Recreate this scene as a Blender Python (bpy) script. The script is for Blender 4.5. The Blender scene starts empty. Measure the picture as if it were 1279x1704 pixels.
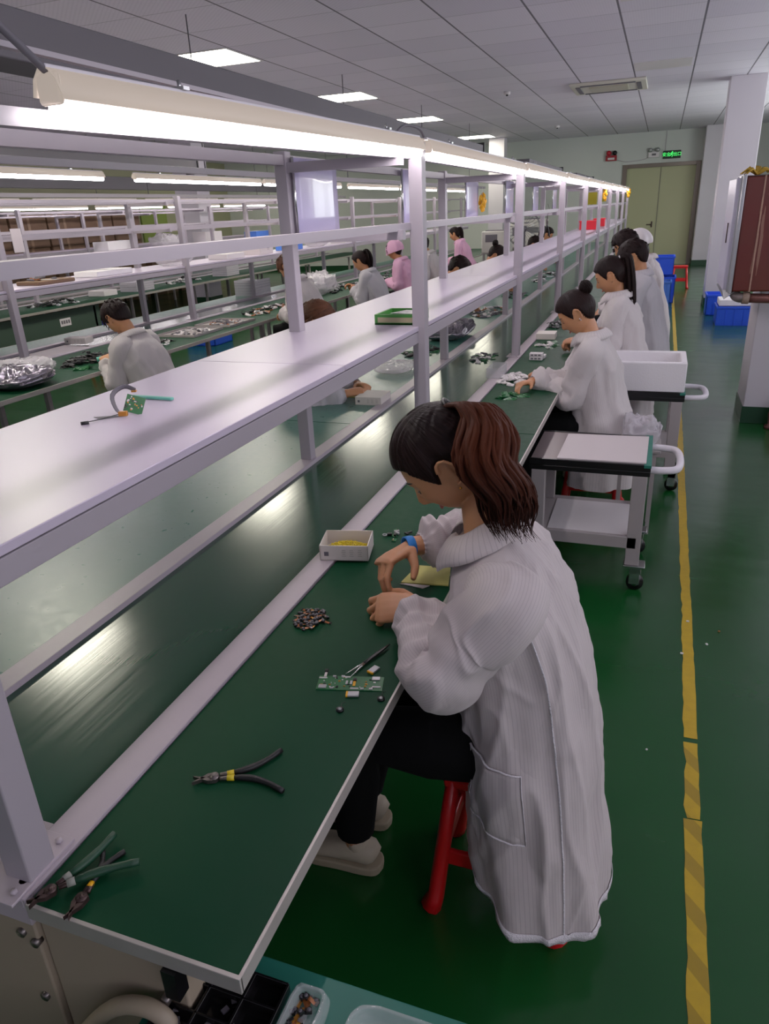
import bpy, bmesh, math, random
from mathutils import Vector as V, Matrix, noise, Euler
random.seed(7)
sc = bpy.context.scene
C = sc.collection
PI = math.pi
# ---------------------------------------------------------------- materials
def lin(c):
    c = c/255.0
    return c/12.92 if c <= .04045 else ((c+.055)/1.055)**2.4
def rgb(r, g, b): return (lin(r), lin(g), lin(b), 1)
def mat(name, col, rough=.5, metal=0., emit=None, es=0., trans=0., alpha=1., nscale=0, namt=.0, bump=0., bscale=50., spec=.5, coat=0., sheen=0., ior=1.45, sss=0.):
    m = bpy.data.materials.new(name); m.use_nodes = True
    nt = m.node_tree; b = nt.nodes['Principled BSDF']
    b.inputs['Base Color'].default_value = rgb(*col)
    b.inputs['Roughness'].default_value = rough
    b.inputs['Metallic'].default_value = metal
    b.inputs['Specular IOR Level'].default_value = spec
    b.inputs['Coat Weight'].default_value = coat
    b.inputs['Sheen Weight'].default_value = sheen
    b.inputs['IOR'].default_value = ior
    b.inputs['Transmission Weight'].default_value = trans
    b.inputs['Alpha'].default_value = alpha
    if sss:
        b.inputs['Subsurface Weight'].default_value = sss
        b.inputs['Subsurface Scale'].default_value = .01
    if emit:
        b.inputs['Emission Color'].default_value = rgb(*emit)
        b.inputs['Emission Strength'].default_value = es
    if nscale:
        tc = nt.nodes.new('ShaderNodeTexCoord'); n = nt.nodes.new('ShaderNodeTexNoise')
        n.inputs['Scale'].default_value = nscale; n.inputs['Detail'].default_value = 5
        nt.links.new(tc.outputs['Object'], n.inputs['Vector'])
        r = nt.nodes.new('ShaderNodeMix'); r.data_type = 'RGBA'
        c = rgb(*col)
        r.inputs[6].default_value = (c[0]*(1-namt), c[1]*(1-namt), c[2]*(1-namt), 1)
        r.inputs[7].default_value = (min(1, c[0]*(1+namt)), min(1, c[1]*(1+namt)), min(1, c[2]*(1+namt)), 1)
        nt.links.new(n.outputs['Fac'], r.inputs[0]); nt.links.new(r.outputs[2], b.inputs['Base Color'])
    if bump:
        tc = nt.nodes.new('ShaderNodeTexCoord'); n = nt.nodes.new('ShaderNodeTexNoise')
        n.inputs['Scale'].default_value = bscale; n.inputs['Detail'].default_value = 4
        nt.links.new(tc.outputs['Object'], n.inputs['Vector'])
        bp = nt.nodes.new('ShaderNodeBump'); bp.inputs['Strength'].default_value = bump; bp.inputs['Distance'].default_value = .01
        nt.links.new(n.outputs['Fac'], bp.inputs['Height']); nt.links.new(bp.outputs['Normal'], b.inputs['Normal'])
    return m
def nodes(m): return m.node_tree.nodes, m.node_tree.links, m.node_tree.nodes['Principled BSDF']
def mth(N, L, op, a, b=None, c=None):
    n = N.new('ShaderNodeMath'); n.operation = op
    for i, x in enumerate((a, b, c)):
        if x is None: continue
        if isinstance(x, (int, float)): n.inputs[i].default_value = x
        else: L.new(x, n.inputs[i])
    return n.outputs[0]
def mixc(N, L, f, a, b):
    r = N.new('ShaderNodeMix'); r.data_type = 'RGBA'
    if isinstance(f, (int, float)): r.inputs[0].default_value = f
    else: L.new(f, r.inputs[0])
    for i, x in ((6, a), (7, b)):
        if isinstance(x, tuple): r.inputs[i].default_value = x
        else: L.new(x, r.inputs[i])
    return r.outputs[2]
def objxyz(N, L):
    tc = N.new('ShaderNodeTexCoord'); s = N.new('ShaderNodeSeparateXYZ'); L.new(tc.outputs['Object'], s.inputs[0])
    return tc.outputs['Object'], s.outputs
def noi(N, L, vec, scale, detail=3, rough=.5):
    n = N.new('ShaderNodeTexNoise'); n.inputs['Scale'].default_value = scale; n.inputs['Detail'].default_value = detail
    n.inputs['Roughness'].default_value = rough
    if vec is not None: L.new(vec, n.inputs['Vector'])
    return n.outputs['Fac']
def vscale(N, L, vec, s):
    m = N.new('ShaderNodeVectorMath'); m.operation = 'MULTIPLY'; L.new(vec, m.inputs[0]); m.inputs[1].default_value = s
    return m.outputs[0]
def bumpn(N, L, b, h, s, d=.01):
    bp = N.new('ShaderNodeBump'); bp.inputs['Strength'].default_value = s; bp.inputs['Distance'].default_value = d
    L.new(h, bp.inputs['Height']); L.new(bp.outputs[0], b.inputs['Normal'])
M = {}
M['rack'] = mat('white_rack_paint', (163, 155, 164), .4)
M['shelf'] = mat('lilac_white_laminate', (194, 182, 202), .3, nscale=3, namt=.03)
M['rail'] = mat('painted_rail', (176, 164, 174), .35, nscale=9, namt=.06, bump=.05)
M['edge'] = mat('aluminium_edge', (172, 166, 160), .35, .3, nscale=20, namt=.12)
M['cream'] = mat('cream_sheet_metal', (150, 136, 118), .5, nscale=3, namt=.12, bump=.08, bscale=6)
M['shadepanel'] = mat('dark_shade_panel', (34, 34, 34), .6)  # for the added light-blocking panels under the near bench
M['dkgrey'] = mat('dark_grey_metal', (96, 92, 100), .55)
M['duct'] = mat('grey_duct_paint', (74, 71, 77), .6)
M['black'] = mat('black_plastic', (14, 14, 16), .35)
M['blackr'] = mat('black_rubber', (20, 19, 21), .5, bump=.1)
M['chrome'] = mat('chrome', (190, 190, 190), .18, 1.)
M['steel'] = mat('worn_steel', (120, 112, 110), .35, .9, nscale=60, namt=.3)
M['darksteel'] = mat('dark_worn_steel', (74, 58, 56), .4, .7, nscale=60, namt=.3)
M['white'] = mat('white_plastic', (214, 208, 210), .4)
M['paperbox'] = mat('white_carton', (214, 206, 200), .5)
M['foam'] = mat('white_foam', (232, 228, 232), .7, bump=.2, bscale=120)
M['paper'] = mat('off_white_board', (206, 196, 196), .6)
M['yellow'] = mat('yellow_paper', (196, 190, 104), .7)
M['yel2'] = mat('bright_yellow_bits', (210, 186, 30), .4)
M['orange'] = mat('yellow_orange_plastic', (236, 168, 20), .4)
M['olive'] = mat('olive_yellow_film', (160, 150, 30), .4)
M['green'] = mat('bright_green_plastic', (60, 130, 52), .4)
M['pcb'] = mat('green_circuit_board', (12, 92, 42), .35, nscale=220, namt=.45)
M['gold'] = mat('copper_gold_film', (196, 130, 50), .3, .5)
M['copper'] = mat('brown_flex_film', (150, 86, 44), .35, .2)
M['teal'] = mat('teal_plastic', (100, 178, 162), .4)
M['blue'] = mat('blue_crate_plastic', (36, 84, 226), .4)
M['lblue'] = mat('light_blue_crate_plastic', (70, 120, 215), .4)
M['bluev'] = mat('violet_blue_plastic', (66, 70, 226), .4)
M['bband'] = mat('blue_wrist_strap', (30, 120, 205), .6, bump=.2, bscale=300)
M['red'] = mat('red_stool_plastic', (196, 22, 26), .32)
M['redp'] = mat('red_plastic_box', (216, 30, 46), .4)
M['silver'] = mat('silver_tape', (176, 176, 180), .3, .6)
M['lilacgloss'] = mat('glossy_lilac_board', (184, 176, 214), .24, coat=.3)
M['cardb'] = mat('cardboard', (112, 86, 66), .75, nscale=4, namt=.15)
M['door'] = mat('olive_cream_door', (172, 172, 134), .5, nscale=.7, namt=.05)
M['dframe'] = mat('brown_steel_frame', (120, 110, 100), .3, .7)
M['wall'] = mat('greenish_white_wall', (196, 200, 194), .7, nscale=1, namt=.04)
M['walll'] = mat('olive_wall', (150, 150, 120), .8, nscale=1, namt=.06)
M['col'] = mat('column_paint', (204, 198, 206), .5, nscale=2, namt=.04)
M['dgreen'] = mat('dark_green_skirting', (18, 58, 34), .4)
M['skin'] = mat('skin', (198, 138, 98), .48, nscale=25, namt=.05, sss=.12, bump=.04, bscale=250)
M['lip'] = mat('lips', (170, 92, 84), .4)
M['dark'] = mat('dark_eye', (18, 12, 10), .3)
M['trouser'] = mat('black_trousers', (7, 7, 9), .9, spec=.2)
M['shoe'] = mat('cream_sneaker', (176, 164, 144), .6, nscale=20, namt=.1)
M['sole'] = mat('beige_sole', (150, 138, 116), .7)
M['pink'] = mat('pink_coat', (224, 168, 200), .75)
M['machine'] = mat('machine_white', (200, 196, 190), .4)
M['cartg'] = mat('grey_cart_metal', (158, 150, 150), .45, nscale=6, namt=.05)
M['carttop'] = mat('cart_tray_grey', (122, 108, 108), .4)
M['redcab'] = mat('old_red_cabinet_paint', (92, 26, 24), .35)
M['pipe'] = mat('painted_iron_pipe', (122, 78, 74), .4, .4, nscale=30, namt=.25)
M['hanger'] = mat('white_led_housing', (220, 214, 222), .4)
M['reflector'] = mat('glowing_beige_reflector', (150, 136, 124), .5, emit=(206, 190, 176), es=.38)  # emission stands in for tube light glowing through the shade
M['tube'] = mat('led_tube', (255, 255, 255), .5, emit=(255, 245, 250), es=22)
M['panel'] = mat('led_panel', (255, 255, 255), .5, emit=(255, 250, 228), es=18)
M['clear'] = mat('clear_plastic', (235, 240, 240), .1, alpha=.3, bump=.6, bscale=40, spec=1., coat=1.)
M['bagm'] = mat('silver_film_bag', (150, 144, 156), .2, .75, bump=.5, bscale=30)
M['clearbag'] = mat('clear_film_bag', (220, 214, 222), .15, alpha=.45, bump=.8, bscale=25)
# table mat green with wear
def greenmat(name, a, b, rough, streak=None, bumpy=.02, spec=.5):
    m = mat(name, a, rough, spec=spec); N, L, B = nodes(m)
    vec, s = objxyz(N, L)
    f = noi(N, L, vec, 2.2, 4)
    col = mixc(N, L, f, rgb(*a), rgb(*b))
    if streak:
        v2 = vscale(N, L, vec, (90, 2.0, 1)); g = noi(N, L, v2, 1.0, 3)
        g2 = mth(N, L, 'MULTIPLY', g, .14)
        r = mth(N, L, 'ADD', g2, rough-.09); L.new(r, B.inputs['Roughness'])
        bumpn(N, L, B, g, streak, .004)
    else:
        g = noi(N, L, vec, 35, 3); r = mth(N, L, 'MULTIPLY_ADD', g, .15, rough-.07); L.new(r, B.inputs['Roughness'])
        bumpn(N, L, B, g, bumpy, .004)
    L.new(col, B.inputs['Base Color'])
    return m
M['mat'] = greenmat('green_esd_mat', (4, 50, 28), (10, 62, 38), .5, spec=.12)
M['mat_sheen'] = greenmat('sheen_green_esd_mat', (58, 104, 92), (74, 122, 110), .3)  # same green mat, its grazing reflection lightened into the colour
M['belt'] = greenmat('green_conveyor_belt', (16, 66, 44), (26, 80, 56), .17, streak=.03, spec=.7)
M['cartmat'] = greenmat('teal_green_cart_mat', (30, 104, 88), (40, 116, 100), .5)
# floor
def floor_mat():
    m = mat('green_epoxy_floor', (24, 92, 40), .2, spec=.5); N, L, B = nodes(m)
    vec, s = objxyz(N, L)
    f = noi(N, L, vec, .8, 5)
    L.new(mixc(N, L, f, rgb(8, 56, 20), rgb(20, 78, 34)), B.inputs['Base Color'])
    v2 = vscale(N, L, vec, (1, 3, 1)); g = noi(N, L, v2, 1.5, 5, .6)
    L.new(mth(N, L, 'MULTIPLY_ADD', g, .25, .1), B.inputs['Roughness'])
    h = noi(N, L, vec, 5, 2); bumpn(N, L, B, h, .08, .02)
    return m
M['floor'] = floor_mat()
def tape_mat():
    m = mat('worn_yellow_tape', (196, 158, 20), .5); N, L, B = nodes(m)
    vec, s = objxyz(N, L)
    w = mth(N, L, 'FRACT', mth(N, L, 'MULTIPLY', mth(N, L, 'ADD', s[1], mth(N, L, 'MULTIPLY', s[0], 1.2)), 6.5))
    w = mth(N, L, 'GREATER_THAN', w, .55)
    near = mth(N, L, 'LESS_THAN', s[1], 2.2); w = mth(N, L, 'MULTIPLY', w, near)
    c = mixc(N, L, w, rgb(196, 160, 14), rgb(158, 128, 16))
    f = noi(N, L, vec, 30, 4); c = mixc(N, L, mth(N, L, 'MULTIPLY', f, .5), c, rgb(120, 104, 20))
    L.new(c, B.inputs['Base Color']); return m
M['tape'] = tape_mat()
def ceil_mat():
    m = mat('perforated_ceiling_tile', (150, 145, 160), .6); N, L, B = nodes(m)
    vec, s = objxyz(N, L)
    def grid(c, off, p, w):
        q = mth(N, L, 'FRACT', mth(N, L, 'DIVIDE', mth(N, L, 'ADD', c, 400*p-off), p))
        return mth(N, L, 'LESS_THAN', q, w/p)
    gx = grid(s[0], .21, .8, .02); gy = grid(s[1], .45, .75, .012)
    def cell(c, off, p): return mth(N, L, 'FLOOR', mth(N, L, 'DIVIDE', mth(N, L, 'ADD', c, 400*p-off), p))
    cx, cy = cell(s[0], .21, .8), cell(s[1], .45, .75)
    cb = N.new('ShaderNodeCombineXYZ'); L.new(cx, cb.inputs[0]); L.new(cy, cb.inputs[1])
    wn = N.new('ShaderNodeTexWhiteNoise'); L.new(cb.outputs[0], wn.inputs['Vector'])
    base = mixc(N, L, wn.outputs['Value'], rgb(216, 210, 224), rgb(228, 222, 234))
    # pinholes
    fx = mth(N, L, 'SINE', mth(N, L, 'MULTIPLY', s[0], 2*PI/.05)); fy = mth(N, L, 'SINE', mth(N, L, 'MULTIPLY', s[1], 2*PI/.05))
    d = mth(N, L, 'GREATER_THAN', mth(N, L, 'MULTIPLY', fx, fy), .45)
    base = mixc(N, L, mth(N, L, 'MULTIPLY', d, .2), base, rgb(150, 144, 164))
    g = mth(N, L, 'MAXIMUM', gx, mth(N, L, 'MULTIPLY', gy, .55))
    base = mixc(N, L, g, base, rgb(96, 92, 104))
    L.new(base, B.inputs['Base Color']); return m
M['ceil'] = ceil_mat()
def coat_mat(name, base, stripe, p=.0085, amt=.6):
    m = mat(name, base, .75, sheen=.2); N, L, B = nodes(m)
    uv = N.new('ShaderNodeUVMap'); s = N.new('ShaderNodeSeparateXYZ'); L.new(uv.outputs[0], s.inputs[0])
    q = mth(N, L, 'FRACT', mth(N, L, 'DIVIDE', s.outputs[0], p))
    st = mth(N, L, 'LESS_THAN', q, .14)
    tc = N.new('ShaderNodeTexCoord'); n = noi(N, L, tc.outputs['Object'], 9, 4)
    b = mixc(N, L, n, rgb(*base), rgb(*[min(255, c*1.04) for c in base]))
    L.new(mixc(N, L, mth(N, L, 'MULTIPLY', st, amt), b, rgb(*stripe)), B.inputs['Base Color'])
    w = noi(N, L, vscale(N, L, tc.outputs['Object'], (1, 1, .5)), 8, 3, .5)
    w = mth(N, L, 'ABSOLUTE', mth(N, L, 'SUBTRACT', w, .5))
    bumpn(N, L, B, w, .5, .03)
    # thin cloth lets light through
    tr = N.new('ShaderNodeBsdfTranslucent'); tr.inputs[0].default_value = rgb(*base)
    mx = N.new('ShaderNodeMixShader'); mx.inputs[0].default_value = .18
    out = [x for x in N if x.type == 'OUTPUT_MATERIAL'][0]
    L.new(B.outputs[0], mx.inputs[1]); L.new(tr.outputs[0], mx.inputs[2]); L.new(mx.outputs[0], out.inputs[0])
    return m
M['coat'] = coat_mat('striped_white_smock', (208, 197, 198), (98, 86, 98), .0085, .30)
M['coat2'] = coat_mat('white_smock', (216, 208, 208), (160, 154, 160), .012, .4)
M['coat3'] = coat_mat('grey_white_smock', (198, 194, 200), (150, 148, 160), .012, .3)
M['seam'] = mat('stitched_seam', (226, 220, 226), .8, bump=.6, bscale=260)
def hair_mat(name, a, b, w=.5, grad=None):
    m = mat(name, a, .5, spec=.14); N, L, B = nodes(m)
    uv = N.new('ShaderNodeUVMap'); v = vscale(N, L, uv.outputs[0], (1, .06, 1))
    n = noi(N, L, v, 90, 3); tc = N.new('ShaderNodeTexCoord'); n2 = noi(N, L, tc.outputs['Object'], 7, 2)
    f = mth(N, L, 'MULTIPLY', n, mth(N, L, 'MULTIPLY', n2, w*3)); f = mth(N, L, 'MINIMUM', f, 1.)
    if grad:
        _, s = objxyz(N, L); g = N.new('ShaderNodeMapRange'); L.new(s[2], g.inputs[0]); g.inputs[1].default_value = grad[0]; g.inputs[2].default_value = grad[1]; g.inputs[3].default_value = .25; f = mth(N, L, 'MULTIPLY', f, g.outputs[0])
    L.new(mixc(N, L, f, rgb(*a), rgb(*b)), B.inputs['Base Color'])
    bumpn(N, L, B, n, .8, .006); return m
M['hair'] = hair_mat('near_black_hair', (12, 8, 8), (44, 28, 26), .5)
M['hairb'] = hair_mat('reddish_brown_hair', (18, 9, 8), (122, 60, 36), .62, (1.12, 1.32))
M['hairbr'] = hair_mat('brown_hair', (40, 24, 18), (110, 70, 50), .6)
def redcab():
    m = M['redcab']; N, L, B = nodes(m); vec, s = objxyz(N, L)
    n = noi(N, L, vec, 2.5, 6, .7); c = mixc(N, L, n, rgb(96, 8, 14), rgb(96, 52, 40))
    st = noi(N, L, vscale(N, L, vec, (14, 14, 1.2)), 1.0, 4); st = mth(N, L, 'MULTIPLY', mth(N, L, 'GREATER_THAN', st, .66), .5)
    L.new(mixc(N, L, st, c, rgb(170, 130, 110)), B.inputs['Base Color'])
redcab()
# ---------------------------------------------------------------- mesh builder
def frame(d, up=V((0, 0, 1))):
    d = d.normalized()
    if abs(d.dot(up)) > .98: up = V((1, 0, 0)) if abs(d.x) < .9 else V((0, 1, 0))
    s = d.cross(up).normalized(); u = s.cross(d).normalized()
    return s, u
def spline(pts, n):
    """catmull-rom through tuples of any length"""
    out = []; P = [pts[0]]+list(pts)+[pts[-1]]
    k = len(pts)-1
    for i in range(n+1):
        t = i/n*k; j = min(int(t), k-1); f = t-j
        a, b, c, d = P[j], P[j+1], P[j+2], P[j+3]
        out.append(tuple(.5*((2*b[q])+(-a[q]+c[q])*f+(2*a[q]-5*b[q]+4*c[q]-d[q])*f*f+(-a[q]+3*b[q]-3*c[q]+d[q])*f**3) for q in range(len(b))))
    return out
class MB:
    def __init__(s): s.bm = bmesh.new(); s.uv = s.bm.loops.layers.uv.new('UVMap'); s.mi = 0
    def _fin(s, faces, smooth=False):
        for f in faces: f.material_index = s.mi; f.smooth = smooth
    def box(s, c, d, rz=0, bev=0., rot=None):
        r = bmesh.ops.create_cube(s.bm, size=1.0); vs = r['verts']
        m = Matrix.Translation(V(c)) @ (rot.to_4x4() if rot is not None else Matrix.Rotation(rz, 4, 'Z')) @ Matrix.Diagonal((d[0], d[1], d[2], 1))
        bmesh.ops.transform(s.bm, matrix=m, verts=vs)
        fs = list({f for v in vs for f in v.link_faces}); s._fin(fs)
        if bev > 0:
            es = list({e for v in vs for e in v.link_edges})
            r = bmesh.ops.bevel(s.bm, geom=es, offset=bev, segments=2, affect='EDGES', profile=.5)
            s._fin(r['faces'], True)
        return s
    def bb(s, x0, x1, y0, y1, z0, z1, bev=0.): return s.box(((x0+x1)/2, (y0+y1)/2, (z0+z1)/2), (abs(x1-x0), abs(y1-y0), abs(z1-z0)), 0, bev)
    def sweep(s, pts, rad, seg=10, caps=True, up=V((0, 0, 1)), flat=1., smooth=True):
        """pts list of vectors; rad float or list (or list of (a,b))"""
        pts = [V(p) for p in pts]; n = len(pts); rings = []; dist = 0
        ps = None
        for i, p in enumerate(pts):
            d = (pts[min(i+1, n-1)]-pts[max(i-1, 0)])
            if d.length < 1e-9: d = V((0, 0, 1))
            a, b = frame(d, up)
            if ps is not None:
                q = ps-d.normalized()*ps.dot(d.normalized())
                if q.length > 1e-6: a = q.normalized(); b = a.cross(d.normalized()).normalized()
            ps = a
            r = rad[i] if isinstance(rad, list) else rad
            ra, rb = r if isinstance(r, tuple) else (r, r*flat)
            if i: dist += (p-pts[i-1]).length
            rings.append(([s.bm.verts.new(p+a*ra*math.cos(2*PI*k/seg)+b*rb*math.sin(2*PI*k/seg)) for k in range(seg)], dist, ra))
        fs = []
        for i in range(n-1):
            A, B = rings[i], rings[i+1]
            for k in range(seg):
                f = s.bm.faces.new((A[0][k], A[0][(k+1) % seg], B[0][(k+1) % seg], B[0][k])); fs.append(f)
                for l, (kk, dd) in zip(f.loops, ((k, A[1]), (k+1, A[1]), (k+1, B[1]), (k, B[1]))): l[s.uv].uv = (kk/seg, dd)
        if caps:
            fs.append(s.bm.faces.new(rings[0][0])); fs.append(s.bm.faces.new(list(reversed(rings[-1][0]))))
        s._fin(fs, smooth); 
        return s
    def cyl(s, p0, p1, r, seg=16, r2=None, smooth=True):
        p0, p1 = V(p0), V(p1)
        return s.sweep([p0, p1], [r, r if r2 is None else r2], seg, True, smooth=smooth)
    def tube(s, pts, r, seg=8, n=24):
        return s.sweep([V(p) for p in spline([tuple(p) for p in pts], n)], r, seg)
    def grid(s, fn, nu, nv, smooth=True, closed_u=False, uvf=None):
        vs = [[s.bm.verts.new(fn(i/nu, j/nv)) for i in range(nu if closed_u else nu+1)] for j in range(nv+1)]
        fs = []
        for j in range(nv):
            for i in range(nu):
                i2 = (i+1) % nu if closed_u else i+1
                f = s.bm.faces.new((vs[j][i], vs[j][i2], vs[j+1][i2], vs[j+1][i])); fs.append(f)
                for l, (a, b) in zip(f.loops, ((i, j), (i+1, j), (i+1, j+1), (i, j+1))):
                    l[s.uv].uv = uvf(a/nu, b/nv) if uvf else (a/nu, b/nv)
        s._fin(fs, smooth); return s
    def poly(s, pts, h=0):
        """flat polygon (list of 3d pts) extruded up by h"""
        b = [s.bm.verts.new(p) for p in pts]; fs = [s.bm.faces.new(b)]
        if h:
            t = [s.bm.verts.new(V(p)+V((0, 0, h))) for p in pts]; fs.append(s.bm.faces.new(t))
            n = len(pts)
            for i in range(n): fs.append(s.bm.faces.new((b[i], b[(i+1) % n], t[(i+1) % n], t[i])))
        s._fin(fs); return s
    def ball(s, c, r, seg=16, ring=10):
        r = V(r) if not isinstance(r, (int, float)) else V((r, r, r))
        v = bmesh.ops.create_uvsphere(s.bm, u_segments=seg, v_segments=ring, radius=1)['verts']
        bmesh.ops.transform(s.bm, matrix=Matrix.Translation(V(c)) @ Matrix.Diagonal((r.x, r.y, r.z, 1)), verts=v)
        s._fin(list({f for x in v for f in x.link_faces}), True); return s
    def build(s, name, mats, parent=None, solid=0, sub=0, recalc=True, props=None, local=False):
        if recalc: bmesh.ops.recalc_face_normals(s.bm, faces=s.bm.faces)
        if parent is not None and not local:
            o = parent; off = V((0, 0, 0))
            while o is not None: off += o.location; o = o.parent
            if off.length > 0: bmesh.ops.translate(s.bm, vec=-off, verts=s.bm.verts)
        me = bpy.data.meshes.new(name); s.bm.to_mesh(me); s.bm.free()
        for m in (mats if isinstance(mats, (list, tuple)) else [mats]): me.materials.append(M[m] if isinstance(m, str) else m)
        o = bpy.data.objects.new(name, me); C.objects.link(o)
        if parent is not None: o.parent = parent
        if solid:
            md = o.modifiers.new('thickness', 'SOLIDIFY'); md.thickness = solid; md.offset = 0
        if sub:
            md = o.modifiers.new('smooth', 'SUBSURF'); md.levels = sub; md.render_levels = sub
        if props:
            for k, v in props.items(): o[k] = v
        return o
def T(name, label, cat, loc=(0, 0, 0), group=None, rz=0):
    o = bpy.data.objects.new(name, None); C.objects.link(o); o.location = loc; o.rotation_euler = (0, 0, rz)
    o.empty_display_size = .05
    o['label'] = label; o['category'] = cat
    if group: o['group'] = group
    return o
def tag(o, label, cat, group=None, kind=None):
    o['label'] = label; o['category'] = cat
    if group: o['group'] = group
    if kind: o['kind'] = kind
    return o
def struct(name, mb, m, parent=None):
    o = mb.build(name, m, parent)
    if parent is None: o['kind'] = 'structure'
    return o
def dup(root, loc=None, rz=None, label=None, group=None, cat=None):
    r = root.copy(); C.objects.link(r)
    if loc is not None: r.location = loc
    if rz is not None: r.rotation_euler = (0, 0, rz)
    if label: r['label'] = label
    if group: r['group'] = group
    if cat: r['category'] = cat
    def rec(a, b):
        for ch in list(a.children):
            c = ch.copy(); C.objects.link(c); c.parent = b; rec(ch, c)
    rec(root, r); return r
ORD = ['first', 'second', 'third', 'fourth', 'fifth', 'sixth', 'seventh', 'eighth', 'ninth', 'tenth', 'eleventh', 'twelfth', 'thirteenth', 'fourteenth']
# ---------------------------------------------------------------- camera
def make_cam():
    f = 1190.; cx, cy = 639.5, 852.; H = 1.75
    b = V((1105-cx, -(330-cy), -f)).normalized(); d = V((780-cx, -(3600-cy), -f)).normalized()
    z = -d; z = (z-b*z.dot(b)).normalized(); x = b.cross(z)
    R = Matrix((x, b, z))           # rows are the world axes in camera space = camera-to-world
    cam = bpy.data.cameras.new('camera'); o = bpy.data.objects.new('camera', cam); C.objects.link(o)
    o.matrix_world = Matrix.Translation((0, 0, H)) @ R.to_4x4()
    cam.sensor_fit = 'VERTICAL'; cam.sensor_height = 36; cam.lens = f/1704*36; cam.clip_start = .05; cam.clip_end = 100
    sc.camera = o
make_cam()
sc.view_settings.view_transform = 'Standard'; sc.view_settings.look = 'None'
sc.view_settings.exposure = 0.35; sc.view_settings.gamma = 1.15
w = bpy.data.worlds.new('world'); sc.world = w; w.use_nodes = True
w.node_tree.nodes['Background'].inputs[0].default_value = (.75, .8, 1, 1); w.node_tree.nodes['Background'].inputs[1].default_value = .25
# ---------------------------------------------------------------- room shell
CZ = 3.45; XL = -14.0; XR = 3.2; YN = -4.0; YF = 23.3
struct('floor', MB().bb(XL, XR, YN, YF, -.1, 0), 'floor')
struct('ceiling', MB().bb(XL, XR, YN, YF, CZ, CZ+.1), 'ceil')
struct('wall_back', MB().bb(XL, -1.18, YF, YF+.2, 0, CZ).bb(.86, XR, YF, YF+.2, 0, CZ).bb(-1.18, .86, YF, YF+.2, 2.66, CZ), 'wall')
struct('wall_left', MB().bb(XL-.2, XL, YN, YF, 0, CZ), 'walll')
struct('wall_front', MB().bb(XL, XR, YN-.2, YN, 0, .9).bb(XL, XR, YN-.2, YN, 3.1, CZ), 'wall')
struct('wall_right', MB().bb(XR, XR+.2, YN, YF, 0, 1.6).bb(XR, XR+.2, YN, YF, 3.2, CZ).bb(XR, XR+.2, 4.4, 5, 1.6, 3.2).bb(XR, XR+.2, 12.4, 13, 1.6, 3.2).bb(XR, XR+.2, 19, YF, 1.6, 3.2), 'wall')
WG = mat('bright_daylight_glass', (170, 185, 220), .1, emit=(218, 214, 222), es=2.6)
for i, (a, b) in enumerate(((YN, 4.4), (5, 12.4), (13, 19))):
    m = MB().bb(XR+.04, XR+.1, a, b, 1.6, 1.65).bb(XR+.04, XR+.1, a, b, 3.15, 3.2)
    n = 5
    for k in range(n+1):
        y = a+(b-a)*k/n; m.bb(XR+.04, XR+.1, max(a, y-.025), min(b, y+.025), 1.65, 3.15)
    wd = struct('window_%d' % (i+1), m, 'silver')
    MB().bb(XR+.07, XR+.08, a, b, 1.65, 3.15).build('window_glass', WG if i < 2 else mat('brighter_daylight_glass', (170, 185, 200), .1, emit=(220, 226, 222), es=6.), wd)
wd = struct('window_4', MB().bb(XL, XR, YN-.1, YN-.05, .9, .95).bb(XL, XR, YN-.1, YN-.05, 3.05, 3.1), 'silver')  # unseen window wall added behind the camera as fill light
MB().bb(XL, XR, YN-.08, YN-.07, .95, 3.05).build('window_glass', mat('dim_fill_glass', (170, 185, 220), .1, emit=(235, 226, 218), es=.14), wd)
struct('baseboard_back', MB().bb(.86, XR, YF-.02, YF, 0, .14).bb(XL, -1.18, YF-.02, YF, 0, .14), 'dgreen')
dr = struct('door_1', MB().bb(-1.06, .74, YF+.02, YF+.07, 0, 2.56), 'door')
MB().bb(-1.18, -1.06, YF-.04, YF+.12, 0, 2.66, .006).bb(.74, .86, YF-.04, YF+.12, 0, 2.66, .006).bb(-1.06, .74, YF-.04, YF+.12, 2.56, 2.66, .006).build('door_frame', 'dframe', dr)
MB().bb(-.165, -.155, YF+.0, YF+.021, 0, 2.56).build('door_seam', 'dkgrey', dr)
MB().bb(-.30, -.26, YF-.01, YF+.02, 1.0, 1.16, .004).sweep([(-.28, YF-.01, 1.08), (-.28, YF-.06, 1.08), (-.28-.14, YF-.06, 1.08)], .012, 8).build('door_handle', 'darksteel', dr)
# columns
def column(x0, x1, y0, y1, lab, skirt=.14):
    o = T('square_column', lab, 'column', ((x0+x1)/2, (y0+y1)/2, 0))
    MB().bb(x0, x1, y0, y1, 0, CZ, .008).build('shaft', 'col', o)
    MB().bb(x0-.008, x1+.008, y0-.008, y1+.008, 0, skirt, .003).build('skirting', 'dgreen', o)
    return o
column(.77, 1.27, 6.42, 6.92, 'near white square column carrying the old red cabinet at the right edge')
column(.80, 1.32, 13.9, 14.4, 'tall white square column standing behind the blue crates')
column(.87, 1.4, 22.6, 23.28, 'white pilaster in the corner right of the double door')
column(-9.95, -9.4, 14.4, 14.9, 'distant white square column left of centre beyond the second line')
column(-4.62, -4.2, 21.5, 21.9, 'distant white column against the far wall behind the pink coated worker')
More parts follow.
